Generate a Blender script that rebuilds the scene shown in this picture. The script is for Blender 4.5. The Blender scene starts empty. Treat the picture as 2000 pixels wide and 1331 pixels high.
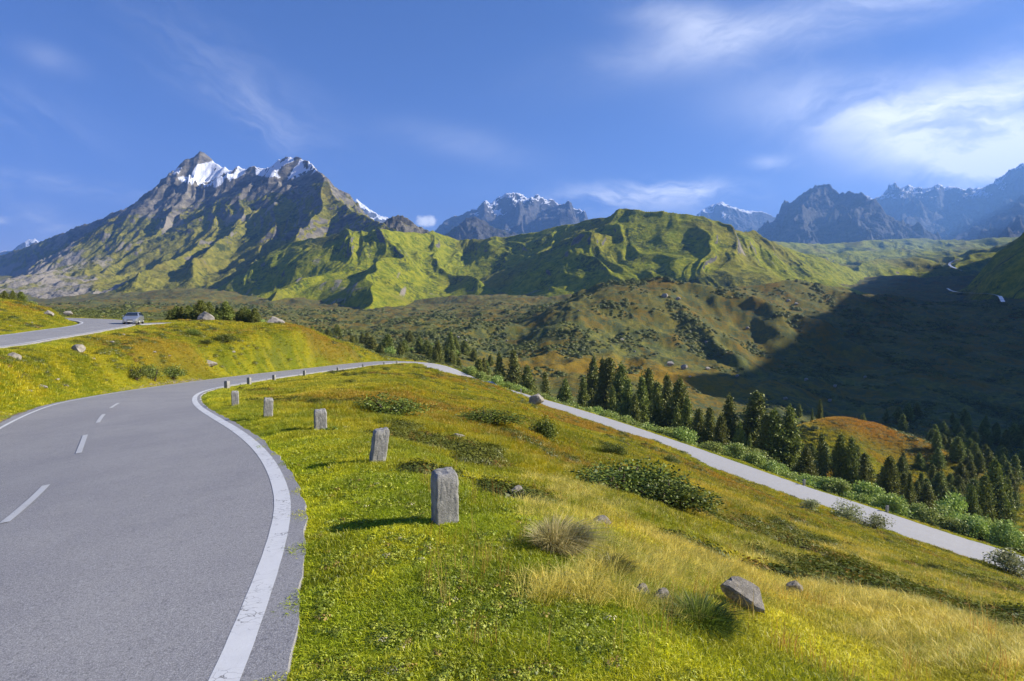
import bpy, bmesh, math, random
import numpy as np
from mathutils import Vector, Matrix
random.seed(7); np.random.seed(7)
sc = bpy.context.scene
COL = sc.collection

# ------------------------------------------------------------------ camera, sky, sun, exposure
F, CX, CY, HOR = 1111.0, 1000.0, 665.5, 600.0
PITCH = math.atan((CY - HOR) / F)
cam_d = bpy.data.cameras.new('camera'); cam = bpy.data.objects.new('camera', cam_d); COL.objects.link(cam)
cam_d.sensor_width = 36.0; cam_d.lens = 36.0 * F / 2000.0
cam_d.clip_start = 0.05; cam_d.clip_end = 30000
cam.location = (0, 0, 0); cam.rotation_euler = (math.pi / 2 - PITCH, 0, 0)
sc.camera = cam
SUN_EL, SUN_AZ = math.radians(28.5), math.radians(89.5)          # azimuth from +Y (view) towards +X
SUNV = np.array([math.cos(SUN_EL) * math.sin(SUN_AZ), math.cos(SUN_EL) * math.cos(SUN_AZ), math.sin(SUN_EL)])
sun_d = bpy.data.lights.new('sun', 'SUN'); sun_d.energy = 4.6; sun_d.angle = math.radians(0.5)
sun_d.color = (1.0, 0.93, 0.80)
sun = bpy.data.objects.new('sun', sun_d); COL.objects.link(sun)
sun.rotation_euler = Vector(SUNV).to_track_quat('Z', 'Y').to_euler()
sc.view_settings.view_transform = 'Standard'; sc.view_settings.look = 'None'
sc.view_settings.gamma = 1; sc.view_settings.exposure = 1.20
sc.cycles.max_bounces = 6; sc.cycles.diffuse_bounces = 3; sc.cycles.glossy_bounces = 2
sc.cycles.transmission_bounces = 3; sc.cycles.transparent_max_bounces = 8; sc.cycles.volume_bounces = 1

class NT:
    """small helper to write node trees"""
    def __init__(s, nt): s.nt = nt; s.n = nt.nodes; s.l = nt.links
    def new(s, t, **k):
        n = s.n.new(t)
        for a, b in k.items(): setattr(n, a, b)
        return n
    def put(s, sock, v):
        if isinstance(v, bpy.types.NodeSocket): s.l.new(v, sock)
        elif v is not None: sock.default_value = v
    def math(s, op, a, b=None, c=None, clamp=False):
        n = s.new('ShaderNodeMath', operation=op); n.use_clamp = clamp
        s.put(n.inputs[0], a); s.put(n.inputs[1], b)
        if c is not None: s.put(n.inputs[2], c)
        return n.outputs[0]
    def vmath(s, op, a, b=None, sc_=None):
        n = s.new('ShaderNodeVectorMath', operation=op); s.put(n.inputs[0], a); s.put(n.inputs[1], b)
        if sc_ is not None: s.put(n.inputs[3], sc_)
        return n.outputs[0]
    def mix(s, f, a, b, mode='MIX'):
        n = s.new('ShaderNodeMix', data_type='RGBA', blend_type=mode); n.clamp_factor = True
        s.put(n.inputs[0], f)
        for i, v in ((6, a), (7, b)):
            if isinstance(v, tuple) and len(v) == 3: v = v + (1,)
            s.put(n.inputs[i], v)
        return n.outputs[2]
    def noise(s, vec, scale, detail=4, rough=.55, dist=0, out=0):
        n = s.new('ShaderNodeTexNoise'); s.put(n.inputs['Vector'], vec); s.put(n.inputs['Scale'], scale)
        s.put(n.inputs['Detail'], detail); s.put(n.inputs['Roughness'], rough); s.put(n.inputs['Distortion'], dist)
        return n.outputs[out]
    def ramp(s, f, lo, hi, a=0., b=1.):
        n = s.new('ShaderNodeMapRange', interpolation_type='SMOOTHSTEP'); s.put(n.inputs[0], f)
        s.put(n.inputs[1], lo); s.put(n.inputs[2], hi); s.put(n.inputs[3], a); s.put(n.inputs[4], b)
        return n.outputs[0]
    def mapping(s, vec, scale=(1, 1, 1), rot=(0, 0, 0)):
        n = s.new('ShaderNodeMapping'); s.put(n.inputs[0], vec); n.inputs['Scale'].default_value = scale
        n.inputs['Rotation'].default_value = rot
        return n.outputs[0]

world = bpy.data.worlds.new('World'); sc.world = world; world.use_nodes = True
w = NT(world.node_tree); w.n.clear()
sky = w.new('ShaderNodeTexSky', sky_type='NISHITA'); sky.sun_disc = False
sky.sun_elevation = SUN_EL; sky.sun_rotation = SUN_AZ
sky.altitude = 2000; sky.air_density = 1.0; sky.dust_density = 0.4; sky.ozone_density = 2.5
SKYSAT, SKYVAL, CLOUDV = 1.25, 1.0, 11.0
hs = w.new('ShaderNodeHueSaturation'); hs.inputs['Saturation'].default_value = SKYSAT; hs.inputs['Value'].default_value = SKYVAL
w.put(hs.inputs['Color'], sky.outputs[0])
tc = w.new('ShaderNodeTexCoord'); sp = w.new('ShaderNodeSeparateXYZ'); w.put(sp.inputs[0], tc.outputs['Generated'])
yy = w.math('MAXIMUM', sp.outputs[1], 0.04)
uu = w.math('DIVIDE', sp.outputs[0], yy); vv = w.math('DIVIDE', sp.outputs[2], yy)
cv = w.new('ShaderNodeCombineXYZ'); w.put(cv.inputs[0], uu); w.put(cv.inputs[1], vv)
warp = w.vmath('SCALE', w.noise(cv.outputs[0], 2.2, 5, .6, 0, 1), None, 0.22)
cvw = w.vmath('ADD', cv.outputs[0], warp)
def streak(ang, sx, sy, lo, hi):
    m = w.mapping(cvw, (sx, sy, 1), (0, 0, -math.radians(ang)))
    # rotate first, then stretch
    m1 = w.mapping(cvw, (1, 1, 1), (0, 0, -math.radians(ang))); m2 = w.mapping(m1, (sx, sy, 1))
    return w.ramp(w.noise(m2, 1.0, 8, .62, .3), lo, hi)
st_a = streak(14, 3.0, 9, .30, .66); st_a = w.math('ADD', .22, w.math('MULTIPLY', st_a, .78)); st_b = streak(-32, 2.2, 11, .42, .8); st_c = streak(3, 4, 14, .38, .7)
CL = [  # px, py, half-length, half-width (px), angle (deg, up to the right), strength, streak set
 (1830, 262, 240, 62, -8, .95, st_a), (1950, 190, 210, 60, 22, .62, st_a), (1900, 330, 120, 32, 4, .85, st_c), (1960, 300, 90, 40, 8, .6, st_a),
 (1560, 62, 260, 36, 12, .50, st_a), (1330, 55, 90, 30, -6, .28, st_a), (1250, 384, 150, 20, 2, .75, st_c), (1350, 372, 60, 12, 2, .5, st_c),
 (120, 128, 50, 20, -20, .10, st_a), (105, 440, 70, 26, -30, .30, st_c), (525, 262, 60, 34, -40, .22, st_b), (470, 180, 240, 60, -33, .16, st_b),
 (160, 370, 210, 18, -8, .22, st_c), (60, 240, 160, 50, -25, .16, st_b), (1500, 322, 34, 12, 0, .4, st_c), (920, 290, 120, 26, -12, .13, st_a),
 (1450, 430, 150, 22, 0, .30, st_c), (10, 432, 14, 6, 0, .6, st_c)]
tot = None
for px, py, L, W, ang, sg, stx in CL:
    u0, v0 = (px - 1000) / F, (HOR - py) / F; a = math.radians(ang); l, k = L / F, W / F
    du = w.math('SUBTRACT', uu, u0); dv = w.math('SUBTRACT', vv, v0)
    p = w.math('ADD', w.math('MULTIPLY', du, math.cos(a) / l), w.math('MULTIPLY', dv, math.sin(a) / l))
    q = w.math('ADD', w.math('MULTIPLY', du, -math.sin(a) / k), w.math('MULTIPLY', dv, math.cos(a) / k))
    e = w.math('EXPONENT', w.math('MULTIPLY', w.math('ADD', w.math('MULTIPLY', p, p), w.math('MULTIPLY', q, q)), -0.75))
    b = w.math('MULTIPLY', w.math('MULTIPLY', e, sg), stx)
    tot = b if tot is None else w.math('ADD', tot, b)
# one small cumulus puff over the far ridge
du = w.math('DIVIDE', w.math('SUBTRACT', uu, (835 - 1000) / F), 20 / F); dv = w.math('DIVIDE', w.math('SUBTRACT', vv, (HOR - 434) / F), 12 / F)
pf = w.math('SUBTRACT', w.noise(cv.outputs[0], 60, 5, .6), w.math('MULTIPLY', w.math('ADD', w.math('MULTIPLY', du, du), w.math('MULTIPLY', dv, dv)), .28))
tot = w.math('MINIMUM', w.math('ADD', w.math('MULTIPLY', tot, 1.25), w.ramp(pf, .08, .5, 0, .75)), 0.92)
fwd = w.ramp(sp.outputs[1], .1, .3)
tot = w.math('MULTIPLY', tot, fwd)
tint = w.mix(1.0, hs.outputs[0], (1.0, .68, .87), 'MULTIPLY')
skyc = w.mix(tot, tint, (CLOUDV, CLOUDV * .985, CLOUDV * .96))
bg = w.new('ShaderNodeBackground'); bg.inputs[1].default_value = 0.067; w.put(bg.inputs[0], skyc)
wo = w.new('ShaderNodeOutputWorld'); w.l.new(bg.outputs[0], wo.inputs[0])

# ------------------------------------------------------------------ helpers
def U(px, py, Y):
    """the point at forward distance Y metres seen in direction (px, py) of the photograph"""
    x = (px - CX) / F; y = -(py - CY) / F; c, s = math.cos(PITCH), math.sin(PITCH)
    dy = c + y * s; dz = -s + y * c; k = Y / dy
    return np.array([x * k, Y, dz * k])
def raydir(px, py):
    p = U(px, py, 1.0); return p
def _h(ix, iy, seed):
    n = (ix.astype(np.int64) * 374761393 + iy.astype(np.int64) * 668265263 + seed * 974711) & 0x7fffffff
    n = ((n ^ (n >> 13)) * 1274126177) & 0x7fffffff
    return ((n ^ (n >> 16)) & 0xffff).astype(np.float64) / 65535.0
def pnoise(x, y, seed=0):
    x = np.asarray(x, float); y = np.asarray(y, float)
    ix = np.floor(x); iy = np.floor(y); fx = x - ix; fy = y - iy
    u = fx * fx * fx * (fx * (fx * 6 - 15) + 10); v = fy * fy * fy * (fy * (fy * 6 - 15) + 10)
    def g(dx, dy):
        a = _h(ix + dx, iy + dy, seed) * 2 * np.pi
        return np.cos(a) * (fx - dx) + np.sin(a) * (fy - dy)
    return 1.5 * ((g(0, 0) * (1 - u) + g(1, 0) * u) * (1 - v) + (g(0, 1) * (1 - u) + g(1, 1) * u) * v)
def fbm(x, y, o=4, seed=0, gain=.5, lac=2.03):
    r = 0; a = 1
    for i in range(o): r = r + a * pnoise(x, y, seed + i * 17); x = x * lac + 3.1; y = y * lac + 1.7; a *= gain
    return r
def ridged(x, y, o=5, seed=0, gain=.5, lac=2.1):
    r = 0; a = 1; wgt = 1
    for i in range(o):
        s = 1 - np.abs(pnoise(x, y, seed + i * 23)); s = s * s * wgt; r = r + a * s
        wgt = np.clip(s * 1.6, 0, 1); x = x * lac + 5.3; y = y * lac + 2.9; a *= gain
    return r
def sstep(x, a, b):
    t = np.clip((x - a) / (b - a), 0, 1); return t * t * (3 - 2 * t)
def grid_mesh(name, P, attrs=None, smooth=True):
    """P: (rows, cols, 3) -> mesh"""
    R, Cc = P.shape[:2]; me = bpy.data.meshes.new(name)
    me.vertices.add(R * Cc); me.vertices.foreach_set('co', P.reshape(-1).astype(np.float32))
    i = np.arange(R - 1)[:, None] * Cc + np.arange(Cc - 1)[None, :]
    q = np.stack([i, i + 1, i + 1 + Cc, i + Cc], -1).reshape(-1, 4)
    n = len(q); me.loops.add(n * 4); me.loops.foreach_set('vertex_index', q.reshape(-1).astype(np.int32))
    me.polygons.add(n); me.polygons.foreach_set('loop_start', np.arange(0, n * 4, 4, dtype=np.int32))
    me.update(calc_edges=True)
    me.polygons.foreach_set('use_smooth', np.full(n, smooth, dtype=bool))
    for k, v in (attrs or {}).items():
        a = me.color_attributes.new(k, 'FLOAT_COLOR', 'POINT')
        v4 = np.ones((R * Cc, 4), np.float32); v4[:, :v.shape[-1]] = v.reshape(R * Cc, -1); a.data.foreach_set('color', v4.reshape(-1))
    return me
def poly_mesh(name, V, Fc, mat=None, smooth=False, cols=None):
    """V (n,3), Fc list of index tuples or (m,k) array"""
    me = bpy.data.meshes.new(name)
    V = np.asarray(V, np.float32)
    if isinstance(Fc, np.ndarray):
        n, k = Fc.shape; me.vertices.add(len(V)); me.vertices.foreach_set('co', V.reshape(-1))
        me.loops.add(n * k); me.loops.foreach_set('vertex_index', Fc.reshape(-1).astype(np.int32))
        me.polygons.add(n); me.polygons.foreach_set('loop_start', np.arange(0, n * k, k, dtype=np.int32)); me.update(calc_edges=True)
    else:
        me.from_pydata([tuple(map(float, v)) for v in V], [], [tuple(f) for f in Fc]); me.update()
    if smooth: me.polygons.foreach_set('use_smooth', np.ones(len(me.polygons), dtype=bool))
    if cols is not None:
        a = me.color_attributes.new('tone', 'FLOAT_COLOR', 'POINT')
        v4 = np.ones((len(V), 4), np.float32); v4[:, 0] = v4[:, 1] = v4[:, 2] = cols; a.data.foreach_set('color', v4.reshape(-1))
    if mat: me.materials.append(mat)
    return me
def link(name, me, parent=None, loc=None, rot=None, scale=None, **props):
    o = bpy.data.objects.new(name, me); COL.objects.link(o)
    if parent: o.parent = parent
    if loc is not None: o.location = loc
    if rot is not None: o.rotation_euler = rot
    if scale is not None: o.scale = scale if hasattr(scale, '__len__') else (scale,) * 3
    for k, v in props.items(): o[k] = v
    return o
def copy_tree(src, **props):
    r = src.copy(); COL.objects.link(r)
    for c in src.children:
        d = c.copy(); COL.objects.link(d); d.parent = r
        for g in c.children:
            e = g.copy(); COL.objects.link(e); e.parent = d
    for k, v in props.items(): r[k] = v
    return r
def material(name, rough=.85, spec=.25):
    m = bpy.data.materials.new(name); m.use_nodes = True; t = NT(m.node_tree)
    b = m.node_tree.nodes['Principled BSDF']; b.inputs['Roughness'].default_value = rough
    b.inputs['Specular IOR Level'].default_value = spec
    return m, t, b
def flat_mat(name, col, rough=.6, metal=0, spec=.4, **k):
    m, t, b = material(name, rough, spec); b.inputs['Metallic'].default_value = metal
    geo = t.new('ShaderNodeTexCoord').outputs['Object']
    c = t.mix(t.noise(geo, k.get('scale', 6), 5, .6), tuple(x * (1 - k.get('var', .12)) for x in col), tuple(min(1, x * (1 + k.get('var', .12))) for x in col))
    t.put(b.inputs['Base Color'], c)
    return m
def bump(t, b, h, strength, dist):
    n = t.new('ShaderNodeBump'); n.inputs['Strength'].default_value = strength; n.inputs['Distance'].default_value = dist
    t.put(n.inputs['Height'], h); t.l.new(n.outputs[0], b.inputs['Normal'])

# ------------------------------------------------------------------ roads: centre lines as real 3D paths
def chaikin(P, n=3):
    P = np.array(P, float)
    for _ in range(n):
        Q = .75 * P[:-1] + .25 * P[1:]; R = .25 * P[:-1] + .75 * P[1:]
        P = np.concatenate([P[:1], np.stack([Q, R], 1).reshape(-1, P.shape[1]), P[-1:]])
    return P
def resample(P, step):
    d = np.r_[0, np.cumsum(np.linalg.norm(np.diff(P[:, :2], axis=0), axis=1))]
    s = np.arange(0, d[-1], step); return np.stack([np.interp(s, d, P[:, k]) for k in range(P.shape[1])], 1)
def normals2(P):
    T = np.gradient(P[:, :2], axis=0); T /= np.linalg.norm(T, axis=1)[:, None]
    return np.stack([T[:, 1], -T[:, 0]], 1)          # to the right of travel
# right asphalt edge of the near road, (px, py, depth of the surface below the eye)
edge = [(575, 1331, 2.2), (598, 1200, 2.25), (612, 1100, 2.33), (608, 1000, 2.44), (590, 940, 2.56), (555, 890, 2.72), (510, 855, 2.95),
        (470, 830, 3.17), (430, 810, 3.38), (402, 794, 3.65), (389, 781, 4.05), (391, 772, 4.6), (400, 766, 5.1), (415, 761, 5.6), (440, 755, 6.25)]
E = [(-1.2, -9, -2.1), (-.85, -3, -2.15), (-.95, 1, -2.18)]
for px, py, H in edge:
    p = U(px, py, 1.0); E.append(tuple(p * (-H / p[2])))
for px, py, Y in [(508, 743, 57), (579, 732.5, 70), (649, 723.5, 84), (700, 717.5, 96), (745, 711, 106)]: E.append(tuple(U(px, py, Y)))
E = resample(chaikin(E, 2), .5)
NW = 3.25
def tilt(Y): return .085 * (1 - sstep(Y, 13, 30))     # the surface falls to the left through the first bend
C1 = E.copy(); C1[:, :2] -= normals2(E) * NW
C1 = C1[np.r_[True, np.linalg.norm(np.diff(C1[:, :2], axis=0), axis=1) > .12]]
lower = [(-26.4, 115.5, -11.25), (-24.3, 121, -11.6), (-21, 124.3, -11.95), (-17, 123.8, -12.9), (-12.5, 119.5, -14.2), (-8.5, 115.5, -15.4)] + \
        [tuple(U(*q)) for q in [(985, 768.5, 110.4), (1105, 803, 99.5), (1234, 846, 87.6), (1345, 886, 79.5), (1450, 925, 72.2), (1536, 956, 67.2), (1640, 991, 62.9), (1740, 1024, 58.9), (1842, 1060, 55.5), (1925, 1089, 53.2)]] + \
        [(52, 44, -24.5), (60, 33, -25.6), (72, 18, -27), (90, 0, -29)]
MAIN = resample(chaikin(np.array([tuple(p) for p in C1[::8]] + lower), 3), .5)
d_ = np.r_[0, np.cumsum(np.linalg.norm(np.diff(MAIN[:, :2], axis=0), axis=1))]
for _ in range(3):
    k = np.hanning(25); k /= k.sum(); z = np.pad(MAIN[:, 2], 12, mode='edge'); MAIN[:, 2] = np.convolve(z, k, 'valid')
up_pts = [(-48, 8, -2.6)] + [tuple(U(*q)) for q in [(-560, 720, 26), (-250, 694, 33), (-60, 674.5, 41), (0, 664.5, 46.5), (100, 651.6, 57), (150, 643.5, 64), (198, 637, 72), (216, 630.5, 82), (198, 626.5, 93), (165, 623.5, 106)]] + [(-105, 124, -2.3), (-140, 132, -2.5)]
UPPER = resample(chaikin(np.array(up_pts), 3), .6)
UW = 3.3
NMAIN = normals2(MAIN)
lay = [tuple(U(*q)) for q in [(238, 634, 77.5), (262, 633, 80), (300, 631.5, 84), (335, 630.5, 88)]]
LAYBY = resample(chaikin(np.array(lay), 3), .6)
ROADS = [(MAIN, NW), (UPPER, UW), (LAYBY, 2.6)]

# ------------------------------------------------------------------ the ground: a smooth surface through surveyed points
KP = []                                   # px, py, Y
def kp(px, *rows): KP.extend((px, r[1], r[0]) for r in rows)
kp(0, (21, 765), (29, 710), (37, 683), (56, 652), (66, 622), (78, 592), (95, 594), (130, 612), (300, 608), (500, 603), (900, 596))
kp(90, (26, 745), (35, 705), (45, 672), (68, 640), (80, 610), (95, 610), (125, 618))
kp(150, (80, 626), (300, 610), (500, 603), (900, 590))
kp(200, (35, 728), (45, 690), (56, 658))
kp(300, (36, 727), (48, 690), (68, 650), (88, 630), (130, 633), (300, 616), (500, 602), (900, 580))
kp(400, (52, 720), (70, 668), (92, 627.5), (130, 640), (300, 618), (500, 602), (900, 575))
kp(500, (65, 708), (80, 664), (98, 634), (150, 652), (300, 628), (500, 606), (800, 590))
kp(600, (79, 713), (87, 685), (97, 654), (150, 668), (300, 640), (500, 615), (800, 592))
kp(700, (96, 712), (103, 684), (112, 688), (160, 690), (300, 645), (500, 617), (800, 596))
kp(800, (140, 703), (180, 690), (300, 650), (500, 620), (700, 600), (900, 590))
kp(900, (135, 722), (160, 728), (200, 705), (300, 655), (500, 618), (700, 596))
kp(1000, (3.4, 1331), (10, 951), (20, 851), (40, 801), (80, 777), (100, 771.5), (120, 774), (142, 795), (170, 772), (200, 733), (244, 700), (333, 650), (500, 610), (700, 588))
kp(1100, (5, 1110), (20, 905), (50, 832), (88, 808), (110, 806), (130, 820), (160, 792), (200, 745), (240, 702), (280, 655), (310, 622), (350, 590), (385, 588), (450, 600), (700, 582))
kp(1200, (15, 950), (40, 868), (80, 840), (97, 831), (112, 845), (150, 808), (200, 750), (250, 708), (300, 650), (340, 595), (385, 551), (430, 560), (500, 585), (700, 570))
kp(1300, (76, 870), (90, 862), (105, 882), (150, 822), (200, 762), (260, 708), (310, 650), (350, 600), (400, 548), (450, 560), (560, 580), (700, 565))
kp(1450, (4, 1290), (10, 1071), (20, 993), (40, 958), (65, 942), (80, 905), (92, 915), (115, 898), (160, 845), (204, 782), (278, 722), (330, 668), (380, 610), (430, 574), (480, 572), (560, 582), (800, 560))
kp(1550, (130, 868), (170, 826), (230, 765), (300, 705), (370, 645), (440, 590), (490, 553), (540, 560), (620, 585), (900, 565))
kp(1650, (62, 1000), (72, 985), (90, 960), (112, 888), (128, 833), (140, 822), (155, 838), (180, 832), (230, 790), (300, 712), (370, 655), (430, 612), (480, 575), (520, 575), (600, 595), (900, 570))
kp(1800, (5, 1291), (10, 1170), (20, 1110), (40, 1076), (64, 1030), (80, 1018), (100, 990), (140, 890), (200, 805), (300, 705), (400, 640), (470, 600), (520, 592), (640, 602), (900, 580), (1200, 548))
kp(1950, (53, 1098), (62, 1062), (80, 1045), (100, 1000), (140, 905), (200, 820), (300, 712), (400, 640), (480, 595), (560, 590), (700, 598), (800, 588), (1000, 560), (1300, 520), (1700, 480))
kp(2000, (4.2, 1331),)
kp(925, (104, 744)); kp(955, (102, 752)); kp(975, (100, 760)); kp(1000, (98, 770.5)); kp(1040, (94, 788))
kp(1500, (3.7, 1331),)
kp(868, (6.2, 1026), (12, 905), (30, 795), (60, 750), (100, 732))
kp(740, (9.35, 914), (30, 757), (55, 734), (85, 719))
kp(622, (13.6, 856), (35, 757))
kp(520, (16.4, 824), (30, 775), (45, 756))
kp(455, (21, 799), (30, 775.5))
kp(1750, (1300, 535), (1700, 500)); kp(1600, (1300, 545)); kp(800, (1400, 560)); kp(300, (1400, 560)); kp(1200, (1200, 545))
kp(-700, (20, 700), (60, 560), (300, 560), (700, 540))
kp(2700, (6, 1450), (20, 1360), (40, 1270), (80, 1050), (150, 830), (300, 640), (500, 560), (900, 450))
K3 = [U(*(a, b, c)) for a, b, c in KP]
K3 += [np.array(q, float) for q in [(0, -3, -2.15), (2, -3, -2.5), (5, -5, -4), (-12, -3, -2.3), (-12, 4, -2.5), (-25, 5, -1.6), (20, -5, -12), (60, -20, -30), (-60, -20, 2), (1.2, 1, -2.3), (-6, 2, -2.3)]]
for R_, W_ in ROADS[:2]:
    for i in range(0, len(R_), 14): K3.append(R_[i] + [0, 0, -.03])
K3 = np.array(K3)
OY = -14.0
def warpc(X, Y):
    r = np.hypot(X, Y - OY); return 3.2 * np.arctan2(X, Y - OY), np.log(r), r
def lift(Y):      # smooth scale by which heights are divided
    return Y
KU, KV, KR = warpc(K3[:, 0], K3[:, 1]); KT = (K3[:, 2] + 2) / (KR + 6)
def tps_k(d2): return .5 * d2 * np.log(d2 + 1e-9)
N_ = len(K3); A = np.zeros((N_ + 3, N_ + 3))
A[:N_, :N_] = tps_k((KU[:, None] - KU) ** 2 + (KV[:, None] - KV) ** 2) + np.eye(N_) * 0.0006
A[:N_, N_] = 1; A[:N_, N_ + 1] = KU; A[:N_, N_ + 2] = KV; A[N_:, :N_] = A[:N_, N_:].T
SOL = np.linalg.solve(A, np.r_[KT, 0, 0, 0])
def base_z(X, Y):
    X = np.asarray(X, float).ravel(); Y = np.asarray(Y, float).ravel(); out = np.empty(len(X))
    for s in range(0, len(X), 40000):
        u, v, r = warpc(X[s:s + 40000], Y[s:s + 40000])
        k = tps_k((u[:, None] - KU) ** 2 + (v[:, None] - KV) ** 2)
        out[s:s + 40000] = (k @ SOL[:N_] + SOL[N_] + SOL[N_ + 1] * u + SOL[N_ + 2] * v) * (r + 6) - 2
    return out
def road_dist(X, Y):
    """distance beyond the road edge and height of the nearest road"""
    X = np.asarray(X, float).ravel(); Y = np.asarray(Y, float).ravel()
    D = np.full(len(X), 99.); Z = np.zeros(len(X))
    idx = np.nonzero((Y < 150) & (Y > -20) & (np.abs(X) < 160))[0]
    for P, W_ in ROADS:
        P = P[::2]
        for s in range(0, len(idx), 20000):
            j = idx[s:s + 20000]
            d2 = (X[j, None] - P[:, 0]) ** 2 + (Y[j, None] - P[:, 1]) ** 2
            m = d2.argmin(1); d = np.sqrt(d2[np.arange(len(j)), m]) - W_
            g = d < D[j]; D[j[g]] = d[g]; zz = P[m, 2]
            if W_ == NW:
                Nn = NMAIN[::2][m]; off = (X[j] - P[m, 0]) * Nn[:, 0] + (Y[j] - P[m, 1]) * Nn[:, 1]
                zz = zz - tilt(P[m, 1]) * (NW - np.clip(off, -NW - 1, NW + 1))
            Z[j[g]] = zz[g]
    return D, Z
HILLS = [
    ([(1080, 604, 430), (1130, 573, 440), (1195, 550, 432), (1300, 545, 405), (1410, 562, 385), (1500, 592, 360), (1580, 626, 345)], .80, .34, 45),
    ([(1290, 545, 408), (1325, 590, 360), (1380, 645, 312), (1430, 690, 276)], .80, .44, 40),
    ([(1395, 582, 460), (1440, 562, 475), (1545, 549, 490), (1605, 556, 490), (1665, 578, 475)], .85, .34, 30),
    ([(1640, 574, 560), (1750, 577, 555), (1830, 592, 540)], .55, .28, 40),
    ([(880, 655, 300), (940, 632, 325), (1000, 634, 330)], .60, .25, 12),
    ([(1585, 832, 128), (1640, 822, 131), (1710, 828, 131), (1775, 852, 127)], .62, .52, 10)]
HILLS = [(np.array([U(*q) for q in a]), b, c, d) for a, b, c, d in HILLS]
def hillocks(X, Y, z):
    j = np.nonzero((Y > 100) & (Y < 720) & (X > -120) & (X < 520))[0]
    if len(j) == 0: return z
    x, y = X[j], Y[j]; wx = x + 7 * fbm(x / 30, y / 30, 3, 61); wy = y + 7 * fbm(x / 30, y / 30, 3, 62)
    zz = z[j].copy(); bump_ = 1.2 * fbm(x / 12, y / 12, 4, 63) * sstep(y, 150, 260)
    for P, s0, s1, L in HILLS:
        h = np.full(len(x), -1e9); k = 1 if P[0, 1] > 200 else .3
        qx, qy = x + (wx - x) * k, y + (wy - y) * k
        for a, b_ in zip(P[:-1], P[1:]):
            ab = b_[:2] - a[:2]; t = np.clip(((qx - a[0]) * ab[0] + (qy - a[1]) * ab[1]) / (ab @ ab), 0, 1)
            d = np.sqrt((qx - a[0] - t * ab[0]) ** 2 + (qy - a[1] - t * ab[1]) ** 2 + 9) - 3
            h = np.maximum(h, a[2] + t * (b_[2] - a[2]) - ((s0 - s1) * L * (1 - np.exp(-d / L)) + s1 * d))
        m = np.maximum(zz, h + bump_); zz = m + 1.5 * np.log(np.exp((zz - m) / 1.5) + np.exp((h + bump_ - m) / 1.5)) - .2 * 0
    z = z.copy(); z[j] = zz; return z
def ground_z(X, Y, full=False):
    shp = np.shape(X); X = np.asarray(X, float).ravel(); Y = np.asarray(Y, float).ravel()
    z = base_z(X, Y); r = np.hypot(X, Y)
    D, Z = road_dist(X, Y)
    off = sstep(D, .3, 4.)
    n = .05 * fbm(X / .9, Y / .9, 3, 5) * sstep(r, 2, 5) * (1 - sstep(r, 60, 120))
    n += .16 * fbm(X / 3.2, Y / 3.2, 3, 9) * sstep(r, 5, 14)
    n += .45 * fbm(X / 11, Y / 11, 3, 12) * sstep(r, 22, 60)
    far = sstep(r, 130, 260)
    n += far * (1.7 * (ridged(X / 34 + .3 * fbm(X / 40, Y / 40, 2, 3), Y / 34, 3, 31) - .9) + 3.2 * fbm(X / 90, Y / 90, 3, 41))
    n += far * .8 * fbm(X / 9, Y / 9, 3, 47)
    n += sstep(r, 480, 800) * 7 * fbm(X / 160, Y / 160, 4, 43)
    z = z + n * off
    z = hillocks(X, Y, z) - np.clip(r - 1500, 0, None) * .22 * sstep(X, -200, 200)
    wv = sstep(D, .35, 3.6)
    z = (Z - .05 - .0011 * r) * (1 - wv) + z * wv
    if full: return z.reshape(shp), D.reshape(shp)
    return z.reshape(shp)
def hit(px, py, ymin=3.0, ymax=1500):
    p = raydir(px, py); Ys = np.geomspace(ymin, ymax, 900)
    g = ground_z(p[0] * Ys, Ys); b = np.nonzero(p[2] * Ys < g)[0]
    if len(b) == 0: return np.array([p[0] * ymax, ymax, float(g[-1])])
    i = b[0]; return np.array([p[0] * Ys[i], Ys[i], float(g[i])])
def gpt(px, Y):
    x = (px - 1000) / F * Y; return np.array([x, Y, float(ground_z(np.array([x]), np.array([Y]))[0])])
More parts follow.
